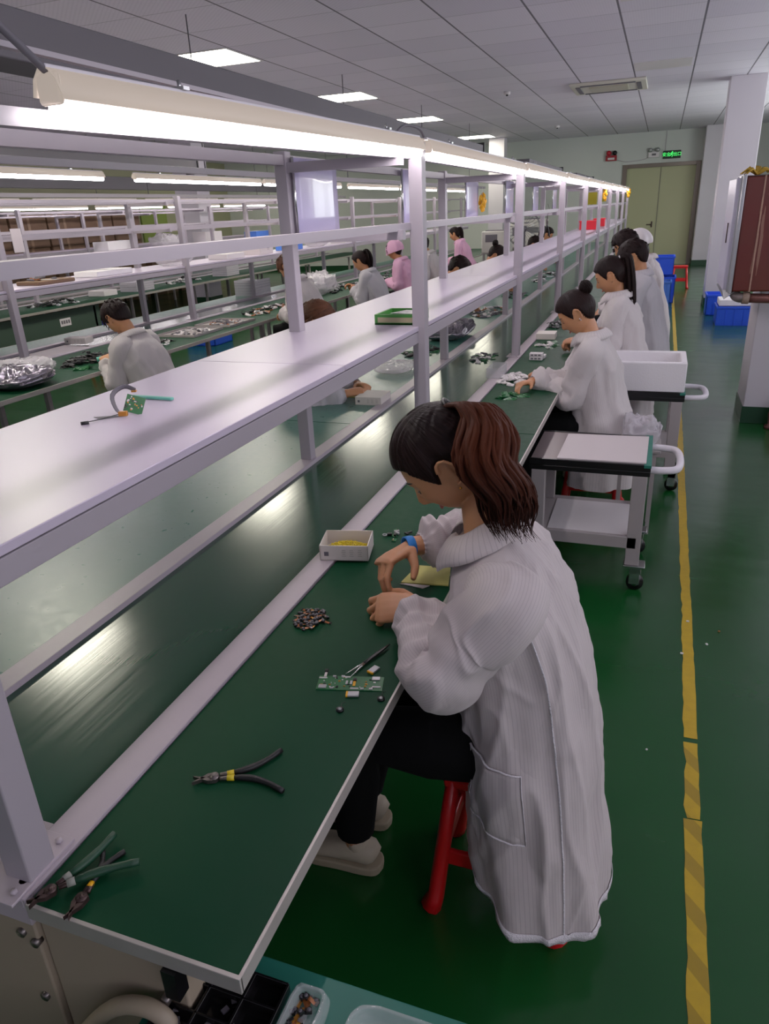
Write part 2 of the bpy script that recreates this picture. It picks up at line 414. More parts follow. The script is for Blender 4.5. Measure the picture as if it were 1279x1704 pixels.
# ceiling panels
p0 = T('ceiling_panel_light', 'x', 'ceiling light', (-5.05, .6, CZ))
MB().bb(-.41, .41, -.39, .39, -.004, 0).build('diffuser', 'panel', p0, local=True)
MB().bb(-.44, -.41, -.42, .42, -.008, 0).bb(.41, .44, -.42, .42, -.008, 0).bb(-.41, .41, -.42, -.39, -.008, 0).bb(-.41, .41, .39, .42, -.008, 0).build('frame', 'white', p0, local=True)
p0['label'] = 'square ceiling light panel nearest the camera, overhead beyond the frame, mirrored in the belt'; p0['group'] = 'ceiling light panels'
pl = [(-5.02, 4.45, 'second light panel from the camera, above the left aisle and out of frame'), (-5.03, 8.38, 'largest glowing square ceiling panel, left of the others'), (-4.93, 12.1, 'second glowing ceiling panel in the row, above the middle of the rack'), (-4.88, 15.9, 'third glowing ceiling panel in the row, small parallelogram'), (-4.8, 20.8, 'farthest glowing ceiling panel, thin strip near the black duct end'),
      (-11.4, 20.8, 'faint far ceiling panel seen between the racks at left')]
for x, y, l in pl: dup(p0, (x, y, CZ), None, l)
# blank pale panels and AC
tag(MB().bb(-.56, .18, 11.75, 12.45, CZ-.006, CZ).build('ceiling_tile', 'white'), 'plain whiter ceiling tile just before the air conditioner cassette', 'ceiling tile')
tag(MB().bb(-.55, .19, 7.7, 8.25, CZ-.006, CZ).build('ceiling_tile', 'white'), 'plain whiter ceiling tile at the top edge of the photo', 'ceiling tile')
ac = T('air_conditioner_cassette', 'cream square air conditioner cassette set in the ceiling', 'air conditioner', (-1.0, 13.6, CZ))
MB().bb(-1.56, -.42, 13.05, 14.2, CZ-.04, CZ, .015).build('fascia', mat('cream_ac_plastic', (206, 202, 188), .5), ac)
MB().bb(-1.28, -.7, 13.35, 13.9, CZ-.055, CZ-.04, .004).build('grille', mat('ac_grille', (172, 168, 150), .5), ac)
for a in (13.14, 14.03): MB().bb(-1.4, -.58, a, a+.07, CZ-.05, CZ-.0395).build('louvre', 'dkgrey', ac)
for a in (-1.48, -.57): MB().bb(a, a+.07, 13.24, 14.0, CZ-.05, CZ-.0395).build('louvre', 'dkgrey', ac)
for i, (x, y) in enumerate(((-2.55, 13.2), (-2.55, 19.5), (-8.0, 9.0))):
    d = T('smoke_detector', ['small white smoke detector on the ceiling left of the cassette', 'farther small white smoke detector near the end wall', 'small white smoke detector above the second line'][i], 'smoke detector', (x, y, CZ))
    MB().cyl((0, 0, -.045), (0, 0, 0), .055, 20).build('body', 'white', d, local=True); MB().cyl((0, 0, -.065), (0, 0, -.045), .02, 12).build('sensor', 'black', d, local=True)
# hung ducts with black end caps
def duct(x, y0, y1, z0, z1, lab, wd=.16):
    o = T('ceiling_cable_duct', lab, 'duct', (x, (y0+y1)/2, z1), 'grey ducts hung over the lines')
    MB().bb(x-wd, x, y0, y1, z0, z1, .004).build('casing', 'duct', o)
    MB().bb(x-wd-.01, x+.01, y1, y1+.02, z0-.02, z1+.02).build('end_cap', 'black', o)
    for k in range(int((y1-y0)/2.5)+1):
        y = y0+.6+k*2.5
        if y < y1 and k % 3 == 1 and x < -3: MB().cyl((x-wd/2, y, z1), (x-wd/2, y, CZ), .005, 6).build('hanger_rod', 'dkgrey', o)
duct(-1.6, -1.5, 7.2, 2.15, 2.27, 'long dark grey duct above the nearest tube lights')
duct(-1.6, 9.8, 13.1, 2.17, 2.27, 'middle grey duct piece over the far half of the first line')
duct(-1.6, 15.4, 19.0, 2.17, 2.27, 'farthest short grey duct piece near the end wall')
duct(-5.3, 0, 8.2, 2.28, 2.46, 'grey duct above the second line')
duct(-8.9, 2, 20, 2.3, 2.5, 'grey duct above the third line')
# ---------------------------------------------------------------- assembly lines
def line(n, xe, y0, y1, wR, bay, yp, name, posts2=None):
    """bench with boards, belt, rails and legs; then its rack"""
    r1 = xe-wR; b0 = r1-.06; b1 = b0-.43; r2 = b1-.055; lb = r2-.39
    t = T('conveyor_workbench', name, 'workbench', ((xe+lb)/2, (y0+y1)/2, 0))
    segs = []; y = y0; 
    while y < y1-.2:
        e = min(y+bay*1.2, y1); segs.append((y, e-.004)); y = e
    for a, b in segs:
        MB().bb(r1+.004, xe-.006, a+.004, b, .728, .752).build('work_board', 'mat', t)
        MB().bb(lb+.006, r2-.004, a+.004, b, .728, .752).build('work_board', 'mat_sheen' , t)
        MB().bb(xe-.006, xe, a, b+.003, .722, .753, .001).build('edge_trim', 'edge', t)
    MB().bb(r1+.002, xe, y0-.003, y0+.004, .722, .7535, .001).build('end_trim', 'edge', t)
    MB().bb(lb, lb+.006, y0, y1, .722, .753).build('edge_trim', 'edge', t)
    MB().bb(b1+.01, b0-.01, y0+.12, y1, .725, .742).build('conveyor_belt', 'belt', t)
    MB().bb(b0-.012, r1, y0+.0, y1, .70, .7585, .002).build('side_rail', 'rail', t)
    MB().bb(r2, b1+.012, y0+.0, y1, .70, .7585, .002).build('side_rail', 'rail', t)
    MB().bb(b1, b0, y0+.1, y1, .66, .70).build('belt_tray', 'dkgrey', t)
    if n == 1: MB().bb(r1-.03, r1-.01, y0+.1, y1, .04, .66).bb(r2+.01, r2+.03, y0+.1, y1, .04, .66).build('shade_panel', 'shadepanel', t)  # dark panels added to block light and blacken the space under the bench
    k = 0; y = yp+.1
    while y < y1:
        if n == 1 or k < 8:
            for x in ((xe-.12, r1, r2, lb+.1) if k or n > 1 else (r1, r2, lb+.1)): MB().bb(x-.02, x+.02, y-.02, y+.02, 0, .70).build('leg', 'cartg', t)
            MB().bb(lb+.08, xe-.1, y-.015, y+.015, .69, .722).build('cross_beam', 'cartg', t)
        y += bay; k += 1
    return r1, b0, b1, r2, lb, t
L1 = line(1, -.463, .557, 21.2, .395, 2.27, .61, 'near long green topped conveyor workbench with steel side rails')
X1 = -.895; X2 = -1.375
def rack(n, x1, x2, yp, bay, nb, name, y_end, wave=True, shelf=True, panels=True):
    t = T('overhead_shelf_rack', name, 'rack', ((x1+x2)/2, yp, .75))
    ys = [yp+bay*k for k in range(nb)]
    for y in ys:
        MB().bb(x1-.027, x1+.027, y-.027, y+.027, .758, 1.985, .003).build('post', 'rack', t)
        if n == 1 or y < 16:
            MB().bb(x2-.025, x2+.025, y-.17-.025, y-.17+.025, .758, 1.975, .003).build('post', 'rack', t)
            MB().bb(x2, x1, y-.19, y-.16, 1.65, 1.684).build('cross_tie', 'rack', t); MB().bb(x2, x1, y-.19, y-.16, 1.9, 1.935).build('cross_tie', 'rack', t)
    def beam(x, za, zb, h, w, nm):
        # first bay sags slightly towards the near end
        pts = [(x, yp-1.2, za), (x, yp+bay, zb), (x, y_end, zb)]
        m = MB()
        for (a, b) in zip(pts[:-1], pts[1:]):
            A, B = V(a), V(b)
            vs = []
            for p in (A, B):
                for dx, dz in ((-w/2, -h/2), (w/2, -h/2), (w/2, h/2), (-w/2, h/2)): vs.append(m.bm.verts.new(p+V((dx, 0, dz))))
            for q in ((0, 1, 2, 3), (7, 6, 5, 4), (0, 4, 5, 1), (1, 5, 6, 2), (2, 6, 7, 3), (3, 7, 4, 0)): m.bm.faces.new([vs[i] for i in q])
        m.build(nm, 'rack', t)
    s = .04 if wave else 0
    beam(x1-.03, 1.935-s*1.6, 1.942, .026, .03, 'top_beam')
    beam(x2, 1.94-s*.5, 1.945, .035, .035, 'top_beam')
    beam(x1-.035, 1.692, 1.692, .026, .03, 'middle_beam')
    beam(x2, 1.668, 1.668, .034, .035, 'middle_beam')
    if shelf:
        ya = yp-1.6
        while ya < y_end-.1:
            yb = min(ya+bay*1.35, y_end)
            MB().bb(x2-.07, x1-.0, ya, yb-.003, 1.292, 1.31, .002).build('shelf_board', 'shelf', t); ya = yb
        MB().bb(x1-.028, x1-.002, yp-1.6, y_end, 1.244, 1.2885, .002).bb(x2-.06, x2-.03, yp-1.6, y_end, 1.244, 1.2885, .002).build('shelf_beam', 'rack', t)
        for y in ys: MB().bb(x2-.05, x1-.02, y-.19, y-.15, 1.25, 1.288).build('shelf_bracket', 'rack', t)
    for y in ys[:5]:
        MB().bb(x1-.055, x1+.03, y-.07, y+.07, .7585, .764, .001).cyl((x1+.015, y-.05, .764), (x1+.015, y-.05, .77), .006, 6).cyl((x1+.01, y+.055, .764), (x1+.01, y+.055, .77), .006, 6).build('foot_plate', 'rail', t)
    return t
R1 = rack(1, X1, X2, .61, 2.27, 10, 'near white metal rack with lilac overhead shelf above the first workbench', 21.2)
L2 = line(2, -3.8, 1.4, 19.5, .82, 2.4, 2.0, 'second green topped workbench line crowded with electronic parts')
R2 = rack(2, -4.68, -5.17, 2.05, 2.37, 8, 'white metal rack with cluttered shelf on the second workbench line', 19.4, False)
L3 = line(3, -7.4, 3.0, 19.5, .82, 2.4, 3.6, 'third workbench line farther left with stacked trays')
R3 = rack(3, -8.25, -8.75, 3.5, 2.37, 7, 'third white metal rack in front of the cardboard boxes', 19.4, False)
R4 = rack(4, -10.9, -11.4, 5.4, 2.37, 6, 'farthest white metal rack beside the stacked cardboard boxes', 19.4, False)
L4 = line(4, -10.1, 5.0, 19.5, .75, 2.4, 5.4, 'fourth and farthest workbench line near the cardboard boxes')
# tube lights
def tube_light(L):
    t = T('tube_light_fixture', 'x', 'tube light')
    MB().box((0, L/2, .046), (.016, L, .008), 0, .002).build('housing', 'hanger', t)
    pr = [(.030, .002), (.020, .030), (.008, .044), (-.008, .044), (-.020, .030), (-.026, .008)]
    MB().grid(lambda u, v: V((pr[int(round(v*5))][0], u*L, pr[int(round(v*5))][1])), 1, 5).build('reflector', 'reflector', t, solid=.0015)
    MB().sweep([(.004, .008, -.009), (.004, L-.008, -.009)], .0145, 12).build('tube', 'tube', t)
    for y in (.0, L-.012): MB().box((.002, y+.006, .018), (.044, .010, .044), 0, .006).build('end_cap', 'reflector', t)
    for y in (.35, L-.35): MB().cyl((0, y, .048), (0, y, .066), .004, 6).box((0, y, .052), (.03, .02, .006)).build('clip', 'chrome', t)
    return t
tl = tube_light(1.86); tl.location = (X1+.02, .98, 1.921); tl.rotation_euler = (.0165, 0, 0)
G1 = 'tube lights along the near rack'
tl['label'] = 'nearest and brightest tube light fixture with beige reflector, upper left'; tl['group'] = G1
tb = tube_light(2.16); tb['label'] = 'tube light fixture just beyond the first tall post of the near rack'; tb['group'] = G1
tb.location = (X1+.02, 2.93, 1.952)
nm = ['third', 'fourth', 'fifth', 'sixth', 'seventh', 'eighth', 'last and farthest']
for k in range(7): dup(tb, (X1+.02, 5.2+2.27*k, 1.958+.006*k), None, nm[k]+' tube light fixture from the camera along the near rack', G1)
for li, (x, ys, z, w_) in enumerate(((-4.18, [2.95, 5.5, 7.75, 10.2, 12.5, 14.9], 2.09, 'second'), (-7.9, [3.4, 5.8, 8.2, 10.6, 13.0, 15.4], 2.06, 'third'), (-10.6, [5.4, 7.8, 10.2, 12.6, 15.0, 17.4], 2.06, 'fourth'))):
    for k, y in enumerate(ys):
        dup(tb, (x, y, z), None, '%s tube light fixture from the near end above the %s workbench line' % (ORD[k], w_), 'tube lights over the %s line' % w_)
for li, (x, z0, y0, y1) in enumerate(((-4.18, 2.155, 2.0, 19), (-7.9, 2.125, 2.5, 19), (-10.6, 2.125, 4.5, 19.8))):
    o = T('light_rail', ['lilac rail carrying tube lights over the second line', 'rail carrying tube lights over the third line', 'rail carrying tube lights over the fourth line'][li], 'rail', (x, y0, z0))
    MB().bb(x-.02, x+.02, y0, y1, z0-.003, z0+.05, .003).build('beam', 'rack', o)
    for k in range(5): MB().cyl((x, y0+1+k*3.6, z0+.05), (x, y0+1+k*3.6, CZ), .006, 6).build('hanger_rod', 'dkgrey', o)
# conduit rail + cable at the near light
o = T('light_rail', 'thin lilac rail above the nearest tube light with its drooping cable', 'rail', (X1-.03, 0, 2.0))
MB().bb(X1-.04, X1-.025, -1, 21.2, 1.994, 2.002).build('beam', 'rack', o)
MB().tube([(X1-.03, .45, 2.3), (X1-.02, .62, 2.22), (X1+.0, .82, 2.08), (X1+.02, .95, 1.985), (X1+.02, .99, 1.96)], .006).build('cable', 'dkgrey', o)
MB().tube([(X1-.0, 2.62, 1.99), (X1+.0, 2.75, 2.03), (X1+.0, 2.93, 2.03), (X1+.0, 3.0, 1.99)], .005).build('cable', 'dkgrey', o)
# glossy boards hanging on the far post row
G = 'glossy boards on the near rack'
for k, y in enumerate((2.72, 4.03, 5.46, 6.95, 8.5, 10.1)):
    o = T('hanging_glossy_board', ['widest glossy lilac board hanging left of the tall near post', 'second glossy lilac board hanging right behind the tall near post', 'third glossy lilac board hanging beside the yellow bundle', 'fourth glossy lilac board from the camera hanging on the rack', 'fifth small glossy board hanging on the rack', 'farthest small glossy board hanging on the rack'][k], 'board', (X2+.03, y, 1.8), G)
    MB().grid(lambda u, v: V((X2+.034+.006*math.sin(u*PI*1.5), y+u*.43, 1.668+v*.285)), 8, 4).build('sheet', 'lilacgloss', o, solid=.006)
    MB().cyl((X2+.037, y-.003, 1.665), (X2+.037, y-.003, 1.955), .006, 8).build('edge_strip', 'chrome', o)
# floor tape
def tape(y0, y1, x0, x1, wd, seed):
    rnd = random.Random(seed); m = MB(); n = int((y1-y0)/.05); L = []
    for i in range(n+1):
        y = y0+(y1-y0)*i/n; x = x0+(x1-x0)*i/n
        L.append((x-wd/2+rnd.uniform(-.0015, .003)*(1 if rnd.random() < .8 else 2.5), x+wd/2+rnd.uniform(-.002, .002), y))
    vs = [(m.bm.verts.new((a, y, .0015)), m.bm.verts.new((b, y+rnd.uniform(0, .006)*(i in (0, n)), .0015))) for i, (a, b, y) in enumerate(L)]
    for i in range(n): m.bm.faces.new((vs[i][0], vs[i][1], vs[i+1][1], vs[i+1][0]))
    return m.build('floor_marking_tape', 'tape')
tag(tape(.6, 1.84, .245, .258, .05, 1), 'nearest strip of worn yellow floor tape with darker diagonal stripes', 'floor tape', 'yellow floor tape strips')
tag(tape(1.845, 2.20, .258, .263, .045, 2), 'short striped piece of yellow floor tape between two tears', 'floor tape', 'yellow floor tape strips')
tag(tape(2.225, 6.9, .264, .30, .045, 3), 'long plain middle strip of yellow floor tape beside the carts', 'floor tape', 'yellow floor tape strips')
tag(tape(6.92, 21.5, .30, .34, .045, 4), 'farthest strip of yellow floor tape leading to the door', 'floor tape', 'yellow floor tape strips')
for i, (x, y, s) in enumerate(((.275, 3.03, .012), (.40, 2.98, .009), (.345, 2.86, .01), (.245, 2.76, .012), (.12, 2.12, .006))):
    tag(MB().box((x, y, .003), (s, s*.8, .004), i).build('paper_scrap', 'white' if i != 1 else 'copper'), ['white scrap on the floor right of the tape, farthest up', 'brown scrap on the green floor right of the tape', 'white scrap nearest the tape on its right side', 'white scrap touching the left edge of the tape', 'tiny white scrap on the dark floor right of the woman'][i], 'scrap')
# near end housing of the line
h = T('conveyor_end_housing', 'cream sheet metal end housing below the near corner of the workbench', 'machine housing', (-1.1, .75, 0))
MB().bb(-.865, -.585, .575, .62, .0, .715, .004).build('right_panel', 'cream', h)
MB().bb(-1.5, -.869, .566, .62, .0, .738, .004).build('left_panel', 'cream', h)
MB().bb(-1.06, -.862, .556, .70, .74, .757, .002).build('top_plate', 'rail', h)
for (x, z) in ((-.9, .66), (-.875, .645), (-.895, .5), (-.91, .3), (-.62, .62)):
    MB().cyl((x, .574, z), (x, .560, z), .009, 8).build('screw', 'steel', h)
for (x, y) in ((-.884, .584), (-.93, .6)): MB().cyl((x, y, .757), (x, y, .764), .008, 8).build('screw', 'steel', h)
MB().bb(-.60, -.575, .548, .572, .66, .72).build('hook_bracket', 'black', h)
o = tag(MB().tube([(-.86, .548, .30), (-.83, .548, .42), (-.775, .548, .51), (-.71, .548, .585), (-.65, .548, .615), (-.61, .548, .60), (-.585, .548, .52), (-.58, .548, .40)], .014, 14, 30).build('hose', 'cream'), 'thick beige hose curving below the near end of the workbench', 'hose')
# ---------------------------------------------------------------- people
def sstep(x): x = max(0., min(1., x)); return x*x*(3-2*x)
def G_(x, s): return math.exp(-(x/s)**2)
def head_pt(az, el, hair=0., female=True):
    """surface point of a head centred at 0, face towards +x, units metres"""
    dx, dy, dz = math.cos(el)*math.cos(az), math.cos(el)*math.sin(az), math.sin(el)
    p = V((dx*.096, dy*.077, dz*.118))
    if p.z > 0: p.x *= 1+.02*p.z/.118
    s = max(0., -p.z/.118)
    p.y *= 1-.34*s**1.7
    if p.x < 0: p.x *= 1-.42*sstep(s*1.25); 
    else: p.x *= 1-.10*s
    if p.x < 0 and p.z > -.03: p.x -= .010*sstep((p.z+.03)/.06)
    f = max(0., dx)**1.0
    if f > 0:
        y, z = p.y, p.z
        p.x += f*(-.004*G_(z-.0, .05)*G_(abs(y)-.0, .03))
        p.x += f*.024*G_(y, .0105)*(sstep((z+.046)/.012) if z < -.030 else 1-sstep((z+.030)/.045))      # nose
        p.x += f*.006*G_(abs(y)-.011, .006)*G_(z+.036, .008)                                             # wings
        p.x -= f*.0095*G_(abs(y)-.031, .014)*G_(z-.008, .011)                                          # sockets
        p.x += f*.004*G_(abs(y)-.031, .018)*G_(z-.026, .007)                                           # brow
        p.x += f*.0065*G_(y, .018)*(G_(z+.062, .0045)+G_(z+.073, .005))                                  # lips
        p.x -= f*.003*G_(y, .02)*G_(z+.0675, .002)
        p.x += f*.007*G_(y, .018)*G_(z+.098, .014)                                                     # chin
        p.x += f*.004*G_(abs(y)-.04, .018)*G_(z+.025, .02)                                             # cheek
    if hair:
        n = V((p.x/.096**2, p.y/.077**2, p.z/.118**2)).normalized(); p = p+n*hair
    return p
HL = [(.12, .062), (.085, .060), (.06, .052), (.042, .015), (.024, -.012), (.012, .016), (-.006, .034), (-.022, .012), (-.034, -.045), (-.06, -.088), (-.12, -.1)]
def hairline(x):
    for (a, b), (c, d) in zip(HL[:-1], HL[1:]):
        if a >= x >= c: return b+(d-b)*(a-x)/(a-c)
    return HL[0][1] if x > .1 else HL[-1][1]
def hair_cap(mb, Mh, thick=.013, low=0., tie=None, seed=0, fringe=0., n=(72, 54), ridge=.0016):
    def fn(u, v):
        az = u*2*PI-PI; el = (v-.5)*PI*.998
        p = head_pt(az, el); hl = hairline(p.x)-low
        if fringe and p.x > .03: hl -= fringe*G_(p.y-.01, .06)
        g = sstep((p.z-hl)/.022+.3)
        t = -.010+(thick+.010)*g
        if tie is not None and g > .5:
            d = (p-tie); ang = math.atan2(d.y, math.hypot(d.x, d.z)*(1 if d.x > 0 else -1)); t += ridge*math.sin(ang*46+math.sin(ang*17)*2)*min(1, d.length/.05)
        elif g > .5: t += ridge*math.sin(az*38+math.sin(el*6+seed)*2.2)
        q = head_pt(az, el, t)
        return Mh @ q
    mb.grid(fn, n[0], n[1], closed_u=True, uvf=lambda a, b: (a, b))
def lofted(mb, rings, seg=12, caps=True):
    vs = [[mb.bm.verts.new(p) for p in r] for r in rings]; n = len(vs[0])
    for A, B in zip(vs[:-1], vs[1:]):
        for k in range(n): mb.bm.faces.new((A[k], A[(k+1) % n], B[(k+1) % n], B[k]))
    if caps: mb.bm.faces.new(vs[0]); mb.bm.faces.new(list(reversed(vs[-1])))
def hand(mb, w, fwd, nrm, side, curls, thumb=(.5, .4), sc=1., spread=.07, fr=1.):
    """w wrist, fwd towards the knuckles, nrm = back of the hand; side=+1: thumb lies towards +s (s = nrm x fwd)"""
    fwd = fwd.normalized(); nrm = (nrm-fwd*nrm.dot(fwd)).normalized(); s = nrm.cross(fwd).normalized()*side
    L = .082*sc
    P = lambda a, b, c: w+fwd*a*sc+s*b*sc+nrm*c*sc
    # palm
    mb.sweep([P(-.03, 0, 0), P(0, .0, 0), P(.025, .003, 0), P(.055, .002, .002), P(.08, 0, .002), P(.09, 0, .0)], [(.024*sc, .018*sc), (.027*sc, .017*sc), (.035*sc, .0165*sc), (.040*sc, .0145*sc), (.040*sc, .011*sc), (.034*sc, .007*sc)], 14, up=nrm)
    for k in range(4):
        off = (.029, .010, -.009, -.027)[k]; ln = (.92, 1., .95, .76)[k]
        base = P((.078, .083, .079, .070)[k], off, .0)
        d = (fwd+s*spread*(1.2, .3, -.5, -1.3)[k]).normalized(); n_ = nrm.copy(); ax = d.cross(nrm).normalized()
        pts = [P(.045, off*.9, .0), base]; rr = [.0085*sc*fr, .0098*sc*fr]
        c = curls[k]
        for j, (seg, cc) in enumerate(((.042, c[0]), (.026, c[1]), (.022, c[2]))):
            d = (Matrix.Rotation(-cc, 3, ax) @ d).normalized()
            pts.append(pts[-1]+d*seg*ln*sc*.5); rr.append((.0082, .0074, .0066)[j]*sc*fr)
            pts.append(pts[-1]+d*seg*ln*sc*.5); rr.append((.0086, .0076, .0052)[j]*sc*fr)
        mb.sweep(pts, rr, 10, up=nrm)
    b = P(.012, .024, -.004); d = (fwd*.62+s*.72-nrm*thumb[1]).normalized(); ax = nrm
    pts = [P(.0, .012, -.002), b, b+d*.024*sc, b+d*.045*sc]
    d2 = (d+fwd*thumb[0]-nrm*thumb[1]*.5).normalized(); pts += [pts[-1]+d2*.016*sc, pts[-1]+d2*.034*sc]
    mb.sweep(pts, [.012*sc, .0145*sc, .0125*sc, .0105*sc, .0098*sc, .0068*sc], 10, up=nrm)
def remesh(mb, voxel, name, m, parent, smooth=2):
    bmesh.ops.recalc_face_normals(mb.bm, faces=mb.bm.faces)
    me = bpy.data.meshes.new('tmp'); mb.bm.to_mesh(me); mb.bm.free()
    o = bpy.data.objects.new('tmp', me); C.objects.link(o)
    md = o.modifiers.new('r', 'REMESH'); md.mode = 'VOXEL'; md.voxel_size = voxel; md.use_smooth_shade = True
    if smooth:
        s = o.modifiers.new('s', 'SMOOTH'); s.factor = .5; s.iterations = smooth
    dg = bpy.context.evaluated_depsgraph_get(); dg.update()
    m2 = bpy.data.meshes.new_from_object(o.evaluated_get(dg)); bpy.data.objects.remove(o); bpy.data.meshes.remove(me)
    m2.materials.clear(); m2.materials.append(M[m]); m2.name = name
    for p in m2.polygons: p.use_smooth = True
    r = bpy.data.objects.new(name, m2); C.objects.link(r); r.parent = parent
    return r
def head_matrix(c, yaw, pitch, roll=0., sc=1.):
    """pitch>0 looks down; yaw turns left (+) about z"""
    return Matrix.Translation(c) @ Matrix.Rotation(yaw, 4, 'Z') @ Matrix.Rotation(pitch, 4, 'Y') @ Matrix.Rotation(roll, 4, 'X') @ Matrix.Scale(sc, 4)
def coat_surface(rings, seed, amp=1.):
    """rings: (t, cx, cy, cz, ax, ay, tilt); returns S(theta, v)->point. theta 0 = front(+x), pi/2 = left(+y)"""
    R = [tuple(r) for r in rings]
    def at(v):
        k = len(R)-1; P = [R[0]]+R+[R[-1]]; t = v*k; j = min(int(t), k-1); f = t-j
        a, b, c, d = P[j], P[j+1], P[j+2], P[j+3]
        return [.5*((2*b[q])+(-a[q]+c[q])*f+(2*a[q]-5*b[q]+4*c[q]-d[q])*f*f+(-a[q]+3*b[q]-3*c[q]+d[q])*f**3) for q in range(len(b))]
    def S(th, v, off=0.):
        cx, cy, cz, ax, ay, tilt, fold, hemz = at(v)
        c, s = math.cos(th), math.sin(th)
        e = .86
        cc = math.copysign(abs(c)**e, c); ss = math.copysign(abs(s)**e, s)
        r = 1.
        w = fold*amp*(.55*math.sin(7*th+seed+2.2*v)+.3*math.sin(11*th-seed*1.7+4*v)+.35*math.sin(4*th+seed*.6-3*v))
        nv = noise.noise(V((c*1.6+seed, s*1.6, v*5.5)))*.8+noise.noise(V((c*4+seed*2, s*4, v*11)))*.35
        rg = (1-min(1, abs(noise.noise(V((c*1.2+s*.8+seed*3, s*1.3-v*2.0, v*3.2+c)))*2.6)))**3
        rg2 = (1-min(1, abs(noise.noise(V((c*2.2+seed*5, s*2.4, v*7+s*2)))*3)))**3
        dd = w+(nv*.014+(.012*rg+.006*rg2)*min(1, fold/.004))*amp+off
        lx, ly = cc*ax+c*dd, ss*ay+s*dd
        x = cx+lx*math.cos(tilt); z = cz-lx*math.sin(tilt)
        return V((x, cy+ly, z+hemz*math.cos(th-2.2)))
    return S
def sleeve(mb, sh, el, wr, r0, r1, r2, seed, cuffdir, amp=1., nu=44, nv=70, inner=None):
    """puffy sleeve from shoulder through elbow to a gathered cuff"""
    mid1 = sh.lerp(el, .5); mid2 = el.lerp(wr, .5)
    bend = ((sh-el).normalized()+(wr-el).normalized())
    pts = ([tuple(inner)] if inner is not None else [])+[tuple(sh), tuple(mid1-bend*.006), tuple(el-bend*.012), tuple(mid2-bend*.004), tuple(wr)]
    ec = .6 if inner is not None else .5
    path = [V(p) for p in spline(pts, nv)]
    ps = None; fr = []
    for i, p in enumerate(path):
        d = (path[min(i+1, nv)]-path[max(i-1, 0)]).normalized()
        a, b = frame(d, V((0, 0, 1)))
        if ps is not None: a = (ps-d*ps.dot(d)).normalized(); b = a.cross(d).normalized()
        ps = a; fr.append((p, a, b, d))
    circ = 2*PI*.07
    bn = bend.normalized() if bend.length > 1e-4 else V((0, 0, 1))
    def fn(u, v):
        i = min(nv, int(round(v*nv))); p, a, b, d = fr[i]; th = u*2*PI
        if v < ec: r = (r0+(r1-r0)*sstep(v/ec))*(.75+.25*sstep(v/.14))
        else: r = r1+(r2-r1)*sstep((v-ec)/(.95-ec))
        cuff = sstep((v-.93)/.05)
        r = r*(1-cuff)+cuff*.033*(1+0*u)
        r += .012*G_(v-.90, .035)
        n = a*math.cos(th)+b*math.sin(th)
        ins = n.dot(bn)    # inner side of the bend
        w = .013*G_(v-ec, .14)*math.sin(v*64+seed+1.6*math.sin(th+seed))*(.5+.5*ins)
        w += .010*(1-min(1, abs(noise.noise(V((math.cos(th)*1.1+seed*2+v*3, math.sin(th)*1.1, v*5.5)))*3)))**3*sstep(v/.2)*(1-cuff)
        w += .0075*G_(v-.84, .10)*math.sin(v*88+1.5*math.sin(2*th+seed))*(1-cuff)
        w += .006*math.sin(3*th+v*9+seed)*sstep(v/.2)*(1-cuff)+.007*noise.noise(V((math.cos(th)*1.5+seed, math.sin(th)*1.5, v*7)))*(1-cuff)
        w += cuff*.0022*math.sin(th*16)
        return p+n*(r+w*amp)
    mb.grid(fn, nu, nv, closed_u=True, uvf=lambda a, b: (a*circ*1.5, b*.55))
